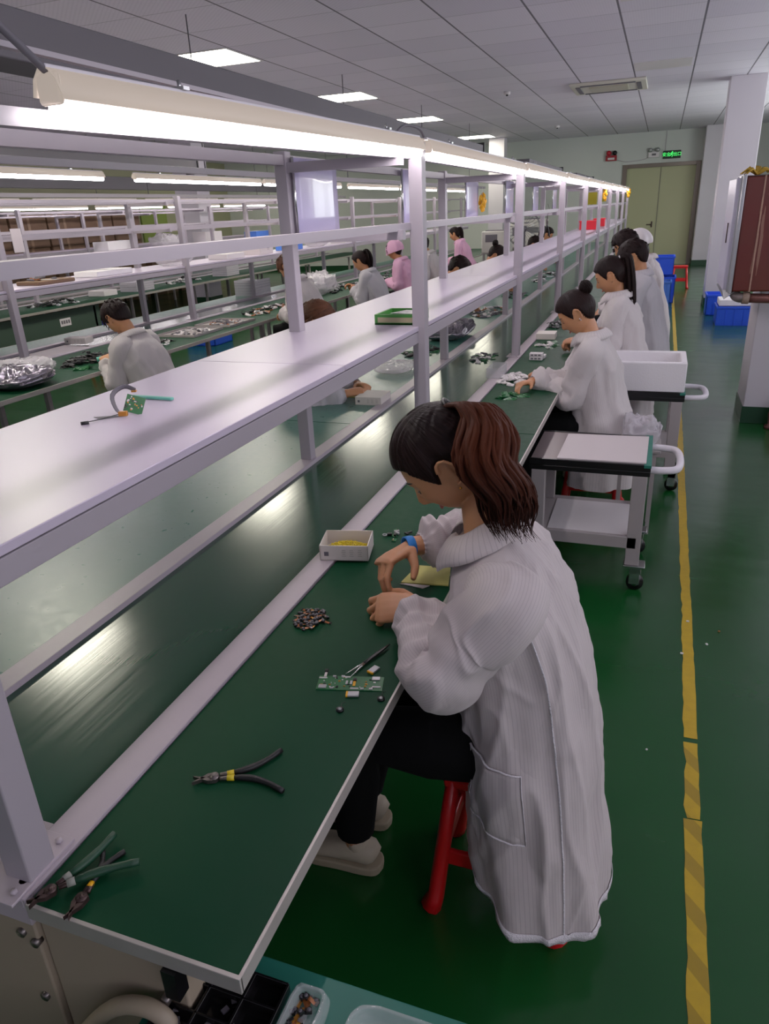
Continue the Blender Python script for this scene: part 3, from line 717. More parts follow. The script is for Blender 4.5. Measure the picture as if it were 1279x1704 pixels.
def person(spec):
    S = dict(x=0, y=0, face=180., lean=.25, head_dx=.12, head_dz=.17, pitch=.7, yaw=0., roll=0., hair='hair', style='bun', coat='coat2', seat=.45, lh=None, rh=None,
             up=0., seed=1, main=False, legs=True, voxel=.0075, stand=False, cap=False, glasses=False, sc=1.)
    S.update(spec)
    root = T('person', S['label'], 'person', (0, 0, 0), S.get('group'))
    L = S['lean']; pz = S['seat']+.09 if not S['stand'] else .93
    pel = V((0, 0, pz)); sp = V((math.sin(L), 0, math.cos(L)))
    def spn(s, o=0.): return pel+sp*s+V((o*math.cos(L), 0, -o*math.sin(L)))
    neck = spn(.50)
    shL = spn(.445)+V((0, .165, 0)); shR = spn(.445)+V((0, -.165, 0))
    if 'shL' in S: shL = V(S['shL'])
    if 'shR' in S: shR = V(S['shR'])
    if 'neck' in S: neck = V(S['neck'])
    hc = V(S['headc']) if 'headc' in S else neck+V((S['head_dx'], 0, S['head_dz']))
    Mh = head_matrix(hc, S['yaw'], S['pitch'], S['roll'], S.get('hsc', 1.03))
    lh = V(S['lh'] or (.36, .07, .80)); rh = V(S['rh'] or (.38, -.07, .80))
    def elbow(sh, wr, sgn, drop):
        m = (sh+wr)/2; l = .54; d = (wr-sh).length; h = math.sqrt(max(.0004, (l/2)**2-(d/2)**2))
        dr = V((-.15, .35*sgn, -1.)); ax = (wr-sh).normalized(); dr = (dr-ax*dr.dot(ax)).normalized()
        return m+dr*h
    elL = V(S['elL']) if 'elL' in S else elbow(shL, lh, 1, 0)
    elR = V(S['elR']) if 'elR' in S else elbow(shR, rh, -1, 0)
    # ---- body: one continuous surface
    b = MB(); main = S['main']
    nu, nv = (72, 60) if main else (40, 32)
    b.grid(lambda u, v: Mh @ head_pt(u*2*PI-PI, (v-.5)*PI*.995), nu, nv, closed_u=True)
    for lp in ():
        pass
    ba = b.bm.verts; b.bm.verts.ensure_lookup_table()
    bmesh.ops.holes_fill(b.bm, edges=[e for e in b.bm.edges if e.is_boundary], sides=0)
    for sg in (1, -1):   # ears
        pts = []; 
        for k in range(9):
            a = -1.9+k/8*4.6; pts.append(Mh @ V((-.006-.020*math.cos(a), sg*(.080+.010*(1-abs(k-4)/4)), .002+.031*math.sin(a)*1.05)))
        b.sweep(pts, [.0045]*7+[.005, .006], 8)
        b.sweep([Mh @ V((.008, sg*.070, -.002)), Mh @ V((-.012, sg*.079, .0))], [(.016, .006), (.018, .004)], 10, up=Mh.to_3x3() @ V((0, 1, 0)))
    nb = Mh @ V((-.022, 0, -.055)); nb2 = Mh @ V((-.012, 0, -.10))
    b.sweep([nb, nb2.lerp(nb, .3), neck.lerp(nb, .35), neck, neck-sp*.05], [.046, .048, .049, .056, .075], 18)
    q = .8
    b.sweep([neck-sp*.03, spn(.42, -.02), spn(.3, -.02), spn(.12), pel, pel-V((0, 0, .06))], [(.07, .05), (.145*q, .07), (.14*q, .075), (.125*q, .08), (.15*q, .10), (.12*q, .10)], 18, up=V((1, 0, 0)))
    for sh, el, wr in ((shL, elL, lh), (shR, elR, rh)):
        b.sweep([spn(.43, -.02), sh, sh.lerp(el, .5), el, el.lerp(wr, .35), wr.lerp(el, .15), wr], [.038, .036, .040, .034, .034, .028, .0255], 12)
    # legs
    if S['legs']:
        kz = pel.z-.01 if not S['stand'] else .48
        for sg in (1, -1):
            if S['stand']: k = V((.02, sg*.09, .48)); a = V((-.02, sg*.09, .09))
            else: k = V((.40, sg*.10, pel.z-.02)); a = V((.43 if not main else .42, sg*.09, .10))
            if main: a = V((.44, .06, .10)) if sg > 0 else V((.47, -.10, .10)); 
            b.sweep([pel+V((0, sg*.07, -.0)), pel.lerp(k, .5)+V((0, sg*.045, 0)), k, k.lerp(a, .4), a, a-V((0, 0, .05))], [.078, .07, .052, .048, .034, .036], 12)
            b.sweep([a-V((.04, 0, .055)), a+V((.03, 0, -.055)), a+V((.12, 0, -.07))], [(.03, .025), (.034, .028), (.03, .018)], 10)
    # hands
    relax = [(.45, .6, .4)]*4
    hl = S.get('handL', dict(fwd=(lh-elL)+V((.05, -.10, -.04)), nrm=V((-.2, .55, .8)), curls=[(.5, .7, .4), (.7, .8, .5), (.85, .9, .5), (.95, .9, .5)]))
    hr = S.get('handR', dict(fwd=(rh-elR)+V((.05, .10, -.04)), nrm=V((-.2, -.55, .8)), curls=[(.5, .7, .4), (.7, .8, .5), (.85, .9, .5), (.95, .9, .5)]))
    hs = 1.0 if main else 1.0; fr = 1. if main else 1.12
    hand(b, lh, V(hl['fwd']), V(hl['nrm']), hl.get('side', -1), hl['curls'], hl.get('thumb', (.6, .4)), S['sc'], fr=fr)
    hand(b, rh, V(hr['fwd']), V(hr['nrm']), hr.get('side', 1), hr['curls'], hr.get('thumb', (.6, .4)), S['sc'], fr=fr)
    body = remesh(b, .0034 if main else S['voxel'], 'body', 'skin', root, 2)
    if main: body.name = 'body'
    # ---- face details
    m = MB()
    for sg in (1, -1):
        pts = []
        for k in range(7):
            y = sg*(.019+.024*k/6); az = math.asin(max(-1, min(1, y/.077))); q = head_pt(az, (.004-.004*abs(k-3)/3)/.118)
            q = V((q.x+.0015, q.y, q.z-.001)); pts.append(Mh @ q)
        m.sweep(pts, [.0006, .0016, .002, .0021, .002, .0016, .0006], 6)
    m.build('eyelash', 'dark', body)
    m = MB()
    for sg in (1, -1):
        pts = []
        for k in range(6):
            y = sg*(.014+.034*k/5); q = head_pt(math.asin(y/.077), .03/.118+.02*math.sin(k/5*PI)); pts.append(Mh @ (q+V((.001, 0, 0))))
        m.sweep(pts, [(.001, .0008), (.002, .0028), (.002, .003), (.002, .0028), (.0018, .002), (.001, .0008)], 6)
    m.build('eyebrow', 'dark', body)
    m = MB(); m.sweep([Mh @ (head_pt(math.asin(y/.077), -.067/.118)+V((.0015-abs(y)*.05, 0, 0))) for y in (-.022, -.012, 0, .012, .022)], [(.001, .001), (.004, .006), (.0045, .007), (.004, .006), (.001, .001)], 8)
    m.build('lips', 'lip', body)
    # ---- hair
    hm = S['hair']; st = S['style']
    tie = V((-.075, 0, .085)) if st in ('pony', 'bigpony', 'longpony', 'bun') else None
    m = MB(); hair_cap(m, Mh, .013 if st != 'short' else .018, low=.0 if st != 'short' else .0, tie=tie, seed=S['seed'], fringe=.02 if st in ('short', 'long') else 0., n=(120, 90) if main else (72, 54), ridge=.0016 if main else .001)
    if st == 'short':
        for k in range(60):
            r = random.Random(S['seed']*100+k); az = r.uniform(-PI, PI); el = r.uniform(.1, 1.3); p = Mh @ head_pt(az, el, .012); q = Mh @ head_pt(az+r.uniform(-.3, .3), el-.25, .024)
            m.sweep([p, p.lerp(q, .5)+V((0, 0, .006)), q], [.006, .005, .001], 5)
    hair = m.build('hair', hm, root)
    W = lambda p: Mh @ V(p)
    rnd = random.Random(S['seed'])
    def lock(m, pts, r, n=10, seg=6):
        P = [V(p) for p in spline([tuple(p) for p in pts], n)]
        m.sweep(P, [r*(.5+.9*math.sin(PI*min(1, (.12+.88*i/n)))) if i < n else r*.1 for i in range(n+1)], seg)
    if st == 'bun':
        m = MB(); c = W((-.108, 0, .092))
        m.ball(c, (.036, .038, .034), 20, 14)
        for k in range(26):
            a = rnd.uniform(0, 6.28); t = rnd.uniform(-.6, .6); ax = V((math.cos(a), math.sin(a), t)).normalized(); u, w_ = frame(ax)
            pts = [c+(u*math.cos(q)+w_*math.sin(q))*.036+ax*.008 for q in [x*.5+a for x in range(8)]]
            m.sweep(pts, [.001, .005, .006, .006, .006, .005, .004, .001], 6)
        m.build('hair_bun', hm, root)
        MB().sweep([c+(W((-.075, 0, .09))-c)*.5+V((.02*math.cos(a), .02*math.sin(a), -.005)) for a in [i*.7 for i in range(10)]], .004, 6).build('hair_tie', 'black', root)
    if st in ('pony', 'longpony'):
        m = MB(); base = W((-.10, 0, .075)); ln = .28 if st == 'pony' else .50
        bk = (Mh.to_3x3() @ V((-1, 0, .25))).normalized()
        down = V((-.16, S.get('swing', .0), -1)).normalized()
        for k in range(46 if st == 'pony' else 60):
            o = V((rnd.gauss(0, .011), rnd.gauss(0, .014), rnd.gauss(0, .008))); l = ln*rnd.uniform(.75, 1.05)
            pts = [W((-.07, 0, .075))+o*.4, base+bk*.025+o*.8, base+bk*.045+down*.06+o*1.3, base+bk*.045+down*(l*.55)+o*1.5, base+bk*.035+down*l+o*.9]
            lock(m, pts, .0055)
        m.build('ponytail', hm, root)
        MB().sweep([W((-.092, .017*math.cos(a), .078+.017*math.sin(a))) for a in [i*PI/5 for i in range(11)]], .005, 6).build('hair_tie', 'white' if S.get('tie') == 'white' else 'black', root)
    if st == 'long':
        m = MB()
        for k in range(90):
            az = rnd.uniform(1.2, 5.08)-PI+PI; el = rnd.uniform(-.2, .9); az = (az if az < PI else az-2*PI)
            p = W(head_pt(az, el, .012)); d = V((0, 0, -1)); o = V((rnd.gauss(0, .012), rnd.gauss(0, .012), 0))
            q = W(head_pt(az, -.35, .018)); pts = [p, q+o, q+o+V((0, 0, -.10)), q+o*1.4+V((.02, 0, -.22))]
            lock(m, pts, .008)
        m.build('loose_hair', hm, root)
    if S['cap']:
        m = MB(); m.grid(lambda u, v: Mh @ (head_pt(u*2*PI-PI, -.15+v*1.71, .028+.010*math.sin(u*40)*(1-v))-V((.01, 0, 0))), 48, 16, closed_u=True)
        m.build('work_cap', S['cap'], root)
    if S['glasses']:
        m = MB()
        for sg in (1, -1):
            m.sweep([W((.097, sg*.032+.019*math.cos(a), .004+.015*math.sin(a))) for a in [i*PI/6 for i in range(13)]], .0012, 5)
            m.sweep([W((.095, sg*.052, .008)), W((.05, sg*.078, .008)), W((-.01, sg*.083, .01))], .0012, 5)
        m.build('glasses', 'dkgrey', root)
    # ---- smock
    sd = S['seed']*1.37
    if 'rings' in S: R = S['rings']
    else:
        hz = (S['seat']-.25) if not S['stand'] else .45
        R = [(-.02, 0, hz, .20, .26, 0, .020, 0), (-.02, 0, (hz+pz)/2, .19, .235, 0, .012, 0), (-.01, 0, pz+.02, .165, .205, L*.4, .007, 0)]
        for s, ax, ay in ((.16, .150, .19), (.30, .145, .2), (.40, .125, .195), (.46, .095, .155), (.50, .072, .10), (.525, .062, .07)):
            q = spn(s, .0); R.append((q.x, 0, q.z, ax, ay, L, .005 if s < .4 else .001, 0))
    Sf = coat_surface(R, sd)
    m = MB(); nU, nV = (150, 130) if main else (72, 56)
    m.grid(lambda u, v: Sf(u*2*PI, v), nU, nV, closed_u=True, uvf=lambda a, b_: (a*1.26, b_*.9))
    kk = (.078, .083, .066) if main else (.072, .072, .056)
    if 'sl' in S: kk = S['sl']
    sleeve(m, shL, elL, lh-(lh-elL).normalized()*.012, kk[0], kk[1], kk[2], sd, None, inner=shL+(spn(.40, -.02)-shL)*.7, nu=64 if main else 28, nv=100 if main else 44)
    sleeve(m, shR, elR, rh-(rh-elR).normalized()*S.get('cuffR', .012), kk[0], kk[1], kk[2], sd+2, None, inner=shR+(spn(.40, -.02)-shR)*.7, nu=64 if main else 28, nv=100 if main else 44)
    coat = m.build('smock', S['coat'], root, sub=1 if main else 0)
    # collar
    m = MB(); vt = 1.0
    c0 = Sf(0, .985).lerp(Sf(PI, .985), .5)
    def collar(u, v):
        th = PI+(u-.5)*2*PI*.90; base = Sf(th, .978)
        n = (base-c0); n -= sp*n.dot(sp); n.normalize(); tipf = sstep((abs(u-.5)*2-.72)/.28)
        if v < .3: return base+sp*(.020*math.sin(v/.3*PI/2))+n*(-.004+.006*v/.3)
        g = (v-.3)/.7
        return base+sp*(.020-.050*g**1.4*(1+.5*tipf))+n*(.002+(.050+.012*math.sin(u*9))*math.sin(g*PI/2)*(1+.2*tipf))
    m.grid(collar, 36, 8, uvf=lambda a, b_: (a*.4, b_*.1)); m.build('collar', S['coat'], coat, solid=.002)
    if main:
        m = MB()      # hem band, side seam, pocket
        m.grid(lambda u, v: Sf(u*2*PI, v*.028, .0028), 150, 2, closed_u=True)
        for th0 in (PI*.66,):
            m.grid(lambda u, v: Sf(th0+(u-.5)*.024, .0+v*.62, .0022), 2, 80)
        m.build('stitched_hem', 'seam', coat, solid=.001)
        m = MB(); t0, t1, v0, v1 = .80, 1.62, .215, .34
        m.grid(lambda u, v: Sf(t0+(t1-t0)*u, v0+(v1-v0)*v+.010*(.5-u)-.006*math.sin(u*PI)*v, .0055+.004*math.sin(v*PI)*math.sin(u*PI)), 22, 16, uvf=lambda a, b_: ((t0+(t1-t0)*a)/(2*PI)*1.26, b_*.15))
        pk = m.build('pocket', S['coat'], coat, solid=.002)
        m = MB()
        for (a, b_) in (((0, 0), (1, 0)), ((1, 0), (1, 1)), ((0, 1), (0, 0)), ((0, 1), (1, 1))):
            m.sweep([Sf(t0+(t1-t0)*(a[0]+(b_[0]-a[0])*k/12), v0+(v1-v0)*(a[1]+(b_[1]-a[1])*k/12)+.010*(.5-(a[0]+(b_[0]-a[0])*k/12)), .0075) for k in range(13)], (.0028, .0009), 6, up=V((0, 0, 1)))
        m.build('pocket_stitching', 'seam', pk)
        # armhole seam on the near shoulder
    # trousers and shoes
    if S['legs']:
        m = MB()
        for sg in (1, -1):
            if S['stand']: k = V((.02, sg*.09, .48)); a = V((-.02, sg*.09, .09))
            else: k = V((.40, sg*.10, pel.z-.02)); a = V((.43, sg*.09, .10))
            if main: a = V((.44, .06, .10)) if sg > 0 else V((.47, -.10, .10))
            m.sweep([pel+V((0, sg*.06, 0)), pel.lerp(k, .5)+V((0, sg*.045, 0)), k, k.lerp(a, .4), a+V((0, 0, .05)), a+V((0, 0, .03))], [.095, .086, .072, .066, .056, .054], 16)
        m.build('trousers', 'trouser', root)
        for sg in (1, -1):
            a = (V((-.02, sg*.09, 0)) if S['stand'] else V((.43, sg*.09, 0)))
            if main: a = V((.44, .06, 0)) if sg > 0 else V((.47, -.10, 0))
            sh = MB().sweep([a+V(p) for p in ((-.06, 0, .05), (-.045, 0, .058), (0, 0, .062), (.06, 0, .052), (.12, 0, .042), (.165, 0, .036), (.185, 0, .034))], [(.024, .026), (.037, .038), (.04, .042), (.042, .032), (.044, .024), (.034, .019), (.012, .01)], 16, up=V((0, 0, 1)))
            sh.sweep([a+V((0, 0, .05)), a+V((-.005, 0, .085)), a+V((-.005, 0, .11))], [.038, .036, .034], 14)
            so = sh.build('shoe', 'shoe', root)
            out = [(-.078, .0), (-.066, .032), (-.02, .042), (.05, .044), (.12, .049), (.17, .038), (.197, .0)]
            o2 = spline(out, 18)
            pts = [a+V((x, max(0, y), 0)) for x, y in o2]+[a+V((x, -max(0, y), 0)) for x, y in o2[-2:0:-1]]
            sl_ = MB().poly(pts, .028).build('sole', 'sole', so)
            bv = sl_.modifiers.new('round', 'BEVEL'); bv.width = .006; bv.segments = 3
    return root, Sf, Mh
def stool(x, y, rz, lab, group=None, seat=.45):
    t = T('plastic_stool', lab, 'stool', (0, 0, 0), group)
    MB().box((0, 0, seat-.012), (.29, .24, .024), 0, .011).box((0, 0, seat-.035), (.275, .225, .03), 0, .008).build('seat', 'red', t)
    for sx in (1, -1):
        for sy in (1, -1):
            m = MB()
            pts = [(sx*.115, sy*.09, seat-.03), (sx*.135, sy*.107, .24), (sx*.157, sy*.127, .03), (sx*.168, sy*.138, .0)]
            m.sweep([V(p) for p in pts], [(.024, .018), (.026, .02), (.028, .022), (.038, .03)], 10); m.build('leg', 'red', t)
    m = MB()
    for s in (1, -1):
        m.box((0, s*.112, .17), (.28, .016, .05), 0, .006).box((s*.142, 0, .17), (.016, .22, .05), 0, .006)
    m.build('brace', 'red', t)
    t.location = (x, y, 0); t.rotation_euler = (0, 0, rz); return t
def place(root, x, y, deg): root.location = (x, y, 0); root.rotation_euler = (0, 0, math.radians(deg))
# world -> local of the main woman (origin -.22,1.45 facing -x)
OX, OY = -.22, 1.45
def wl(x, y, z): return V((-(x-OX), -(y-OY), z))
ringsM = [(-.075, .015, .185, .165, .225, 0, .016, -.075), (-.065, .01, .28, .168, .222, 0, .014, -.05), (-.05, 0, .40, .165, .215, 0, .010, -.02), (-.035, 0, .54, .162, .205, .0, .007, 0), (-.02, 0, .68, .150, .19, .10, .006, 0),
          (.0, -.005, .80, .142, .185, .2, .005, 0), (.028, -.008, .905, .135, .200, .3, .005, 0), (.058, -.02, .975, .116, .190, .4, .004, 0), (.085, -.035, 1.02, .09, .145, .5, .001, 0), (.10, -.05, 1.05, .068, .085, .55, 0, 0), (.112, -.05, 1.068, .060, .068, .55, 0, 0)]
wrL = wl(-.508, 1.530, .80); wrR = wl(-.590, 1.735, .868)
mw, Sf, Mh = person(dict(label='woman with reddish brown ponytail in a striped white smock bending over the nearest bench corner', main=True, seed=3, lean=.27,
    neck=wl(-.315, 1.50, 1.06), headc=wl(-.418, 1.53, 1.208), pitch=.78, yaw=.24, roll=-.05, sc=1.15, hsc=1.10, hair='hair', style='bigpony', coat='coat',
    shL=wl(-.235, 1.31, .965), shR=wl(-.33, 1.66, .96), elL=wl(-.358, 1.262, .818), elR=wl(-.445, 1.86, .87), sl=(.092, .076, .060), lh=wrL, rh=wrR, rings=ringsM, cuffR=.035,
    handL=dict(fwd=(.070, .01, -.006), nrm=(-.12, .50, .85), side=-1, curls=[(.55, .9, .5), (.75, 1.0, .6), (.9, 1.0, .6), (1.0, 1.0, .6)], thumb=(.7, .5)),
    handR=dict(fwd=(.055, .092, -.018), nrm=(.38, -.02, .9), side=1, curls=[(.75, .55, .25), (.85, .6, .3), (1.0, .8, .4), (1.1, .9, .5)], thumb=(.9, .9))))
place(mw, OX, OY, 180)
# big wavy ponytail (world space, turned into the woman's frame)
def WP(x, y, z): p = wl(x, y, z); return p
from_tie = Mh @ V((-.088, 0, .082))
rnd = random.Random(5); m = MB()
core = [from_tie, WP(-.345, 1.505, 1.352), WP(-.315, 1.475, 1.295), WP(-.292, 1.45, 1.225), WP(-.272, 1.43, 1.165), WP(-.235, 1.41, 1.112)]
cr = [.020, .050, .080, .092, .090, .062]
for k in range(560):
    a = rnd.uniform(0, 2*PI); q = math.sqrt(rnd.random()); l = rnd.uniform(.62, 1.1); ph = rnd.uniform(0, 6.28); pts = []
    for j in range(9):
        t = j/8*l; f = t*5; i = min(4, int(f)); g = f-i; c = core[i].lerp(core[i+1], g); r = cr[i]+(cr[i+1]-cr[i])*min(1, g)
        wv = .014*math.sin(t*13+ph*.25)*sstep(t*2)
        pts.append(tuple(c+V((math.cos(a)*r*q*.75+wv, math.sin(a)*r*q*1.0+wv*.6, math.sin(a)*r*q*.3-.002*rnd.random()))))
    P = [V(p) for p in spline(pts, 20)]
    m.sweep(P, [.006*(.6+.5*math.sin(PI*i/20))*(1-.88*sstep((i/20-.6)/.4)) for i in range(21)], 5)
m.build('ponytail', 'hairb', mw, local=True)
MB().sweep([Mh @ V((-.088, .019*math.cos(a), .080+.019*math.sin(a))) for a in [i*PI/6 for i in range(13)]], .006, 8).build('hair_tie', 'black', mw, local=True)
m = MB()
for k in range(26):
    az = rnd.uniform(-2.9, -1.2); p = Mh @ head_pt(az, rnd.uniform(-.6, -.2), .008); d = V((rnd.uniform(-.01, .02), rnd.uniform(-.02, .02), -.05))
    m.sweep([p, p+d*.5+V((0, 0, .002)), p+d], [.0012, .001, .0004], 4)
MB().ball(Mh @ V((-.002, .094, -.034)), .0036, 10, 8).build('earring', 'gold', mw, local=True); m.bm.free()
# blue wrist strap
ax = (wrR-wl(-.445, 1.86, .86)).normalized()
def ringpts(c, ax, r, n=24, fl=1.):
    a, b_ = frame(ax); return [c+a*r*math.cos(2*PI*i/n)+b_*r*fl*math.sin(2*PI*i/n) for i in range(n+1)]
m = MB(); cc = wrR-ax*.002
def band(u, v):
    a, b_ = frame(ax); return cc+ax*(v-.5)*.024+(a*math.cos(u*2*PI)+b_*math.sin(u*2*PI))*(.031+.001*math.sin(v*PI))
m.grid(band, 32, 3, closed_u=True); m.build('wrist_strap', 'bband', mw, solid=.003, local=True)
stool(-.25, 1.46, 0, 'red plastic stool under the nearest woman')
# ---------------------------------------------------------------- the other workers
def ray(px, py):
    f = 1190.; cx, cy = 639.5, 852.
    R = sc.camera.matrix_world.to_3x3(); return (R @ V((px-cx, -(py-cy), -f)))
CAMP = V((0, 0, 1.75))
people = [
 # label, x, y, deg, head z, style, coat, extra
 ('woman with black hair bun and stud earring, second along the near bench', -.235, 4.28, 180, 1.19, 'bun', 'coat2', dict(pitch=.62, yaw=.1, headoff=.09, lean=.16, earring=1, lh=(.36, -.02, .80), rh=(.40, .12, .80))),
 ('woman with a long black ponytail down her back, third along the near bench', -.15, 5.28, 180, 1.30, 'longpony', 'coat2', dict(pitch=.45, headoff=.06, lean=.16, tie='white', swing=.08, lh=(.34, -.0, .84), rh=(.36, -.12, .84))),
 ('worker with short black hair and glasses, fourth along the near bench', -.05, 6.15, 180, 1.36, 'short', 'coat3', dict(pitch=.5, glasses=True, headoff=.06, lean=.14)),
 ('worker with dark hair half hidden behind the one in glasses', -.10, 7.05, 180, 1.40, 'short', 'coat2', dict(pitch=.5, lean=.16)),
 ('worker in a white cap, farthest of the right row', -.04, 7.9, 180, 1.36, 'short', 'coat2', dict(pitch=.3, cap='white', lean=.14)),
 ('man with short black hair in white smock, back turned, at the second bench line', -3.43, 4.42, 180, 1.13, 'short', 'coat2', dict(pitch=.8, lean=.36, lh=(.42, .05, .80), rh=(.42, -.12, .80), yaw=-.1)),
 ('worker in white smock at the second line, partly hidden by the near rack post', -3.32, 7.0, 180, 1.28, 'short', 'coat2', dict(pitch=.7, lean=.35, hair='hairbr')),
 ('woman with black ponytail holding parts, upright at the second bench line', -3.30, 8.9, 180, 1.20, 'pony', 'coat3', dict(pitch=.45, lh=(.36, .02, .86), rh=(.38, -.04, .88))),
 ('worker in a pink coat and pink hood, partly hidden at the second line', -3.35, 10.35, 180, 1.24, 'short', 'pink', dict(pitch=.3, cap='pink')),
 ('worker in white smock seen from behind just right of the tall near post', -3.22, 11.3, 180, 1.27, 'short', 'coat2', dict(pitch=.4)),
 ('woman with black ponytail in a pink coat, farthest at the second bench line', -3.45, 14.2, 180, 1.31, 'pony', 'pink', dict(pitch=.3)),
 ('woman with long brown hair bowed low behind the lilac shelf', -2.12, 3.82, 0, 1.20, 'long', 'coat3', dict(pitch=1.0, hair='hairbr', lean=.42, lh=(.50, .12, .80), rh=(.52, -.10, .80))),
 ('worker with black hair behind the shelf, below the pink coated woman', -2.15, 7.5, 0, 1.19, 'short', 'coat2', dict(pitch=.8)),
 ('worker with black hair peeking above the lilac shelf near the fan', -2.15, 9.4, 0, 1.20, 'bun', 'coat2', dict(pitch=.8)),
 ('worker with black hair behind the shelf, second from the far end', -2.15, 12.4, 0, 1.17, 'short', 'coat2', dict(pitch=.8)),
 ('farthest worker with black hair on the far side of the near bench', -2.15, 13.9, 0, 1.26, 'pony', 'coat2', dict(pitch=.5)),
]
for i, (lab, x, y, dg, hz, st, co, ex) in enumerate(people):
    lean = ex.get('lean', .28); seat = hz-.15-.5*math.cos(lean)-.09
    d = dict(label=lab, seed=11+i*3, lean=lean, seat=max(.40, seat), style=st, coat=co, hair='hair', voxel=.0072 if y < 6 else .009, head_dx=ex.get('headoff', .10), head_dz=.13)
    d.update(ex)
    r, _, mh = person(d); 
    if ex.get('earring'): MB().ball(mh @ V((-.006, .086, -.03)), .004, 10, 8).ball(mh @ V((-.004, .086, -.022)), .003, 10, 8).build('earring', 'white', r)
    place(r, x, y, dg)
    if y < 5.5 or dg == 0 or x < -3:
        stool(x-.02*(1 if dg == 180 else -1), y, .05*i, 'red plastic stool under ' + ['the woman with the hair bun', 'the woman with the long ponytail', 'a', 'b', 'c', 'the man with short black hair at the second line', 'the half hidden worker at the second line', 'the upright ponytail woman at the second line', 'the pink hooded worker', 'the worker right of the tall post', 'the farthest pink coated woman', 'the brown haired woman behind the shelf', 'the black haired worker behind the shelf', 'the worker near the fan', 'the worker by the hanging scissors', 'the farthest worker behind the shelf'][i], None, min(.72, d['seat']-.0))
# ---------------------------------------------------------------- carts
def cart(x0, x1, y0, y1, z, lab, tray=True):
    t = T('rolling_cart', lab, 'cart', ((x0+x1)/2, (y0+y1)/2, 0))
    MB().bb(x0, x1, y0, y1, z-.055, z-.03, .003).bb(x0, x1, y0, y0+.012, z-.03, z).bb(x0, x1, y1-.012, y1, z-.03, z).build('top_frame', 'black', t)
    MB().bb(x0+.004, x1-.004, y0+.012, y1-.012, z-.03, z-.003).build('top_board', 'carttop', t)
    MB().bb(x1-.03, x1+.002, y0-.004, y1+.004, z-.012, z+.002, .001).build('edge_mat', 'cartmat', t)
    MB().bb(x0+.02, x1-.03, y0, y1, .225, .285, .003).build('lower_shelf', 'cartg', t)
    for (a, b) in ((x0+.01, y0), (x1-.075, y0), (x0+.01, y1-.05), (x1-.075, y1-.05)):
        MB().bb(a, a+.065, b, b+.05, .14, z-.055, .003).build('leg', 'cartg', t)
        c = V((a+.045, b+.03, .0))
        ct = MB().bb(c.x-.05, c.x+.05, c.y-.04, c.y+.04, .13, .14, .002).build('caster_plate', 'chrome', t)
        MB().cyl((c.x+.01, c.y-.014, .042), (c.x+.01, c.y+.014, .042), .040, 24).build('wheel', 'black', ct)
        MB().cyl((c.x+.01, c.y-.017, .042), (c.x+.01, c.y+.017, .042), .018, 16).bb(c.x-.018, c.x+.03, c.y-.021, c.y-.017, .035, .13, .001).bb(c.x-.018, c.x+.03, c.y+.017, c.y+.021, .035, .13, .001).bb(c.x-.02, c.x+.035, c.y-.021, c.y+.021, .09, .13, .002).build('fork', 'chrome', ct)
    h = [(x1-.01, y0+.06, z-.04), (x1+.06, y0+.065, z-.04), (x1+.115, y0+.10, z-.04), (x1+.13, (y0+y1)/2, z-.04), (x1+.115, y1-.10, z-.04), (x1+.06, y1-.065, z-.04), (x1-.01, y1-.06, z-.04)]
    MB().tube(h, .017, 12, 30).build('push_handle', 'hanger', t)
    return t
c1 = cart(-.485, .057, 3.25, 3.72, .645, 'grey rolling cart with white board on top behind the nearest woman')
tag(MB().poly([(-.36, 3.262, .645), (.035, 3.27, .645), (.04, 3.69, .645), (-.352, 3.66, .645)], .006).build('white_board', 'paper'), 'flat white board lying on top of the nearer rolling cart', 'board')
tag(MB().bb(-.39, .0, 3.27, 3.66, .2855, .289).build('white_sheet', 'white'), 'white sheet lying on the lower shelf of the nearer rolling cart', 'sheet')
c2 = cart(-.40, .232, 4.66, 5.1, .645, 'second rolling cart carrying the white foam tray')
f = T('foam_tray', 'large white foam tray box standing on the second rolling cart', 'foam box', (0, 4.9, .645))
m = MB(); m.bb(-.32, .226, 4.665, 4.70, .647, .83, .008).bb(-.32, .226, 5.03, 5.065, .647, .83, .008).bb(-.32, -.285, 4.70, 5.03, .647, .83, .008).bb(.19, .226, 4.70, 5.03, .647, .83, .008).bb(-.285, .19, 4.70, 5.03, .647, .72, .004)
m.build('tray_body', 'foam', f)
for i in range(10):
    r = random.Random(i); tag(MB().box((.02+r.uniform(-.12, .14), 4.83+r.uniform(-.06, .1), .724), (.04, .022, .006), r.uniform(0, 3)).build('small_board', 'white' if i % 3 else 'pcb'), 'small part loose in the white foam tray', 'part', 'parts in the foam tray')
def bagmesh(c, d, seed, name, m_, lab, cat='bag', grp=None, rz=0):
    m = MB(); rot = Matrix.Rotation(rz, 3, 'Z')
    def fn(u, v):
        th = u*2*PI; ph = (v-.5)*PI
        k = 4.; cu = math.copysign(abs(math.cos(th))**.6, math.cos(th)); su = math.copysign(abs(math.sin(th))**.6, math.sin(th))
        r = math.cos(ph)**.55 if abs(math.cos(ph)) > 1e-6 else 0
        z = .5+.5*math.sin(ph)
        p = V((cu*r*d[0]/2, su*r*d[1]/2, 0))
        n = noise.noise(V((p.x*9+seed, p.y*9, z*3)))+.6*(1-abs(noise.noise(V((p.x*26+seed, p.y*26, z*5))))*3)
        hh = z*d[2]*(1+.35*n) if z > .05 else 0
        p.z = max(0.0005, hh); p.x *= 1+.10*n*(z > .02); p.y *= 1+.10*n*(z > .02)
        return V(c)+rot @ p
    m.grid(fn, 48, 30, closed_u=True); return tag(m.build(name, m_), lab, cat, grp)
bagmesh((.0, 4.05, .50), (.2, .22, .13), 3, 'clear_bag', 'clearbag', 'crumpled clear plastic bag full of small parts beside the bun haired woman')
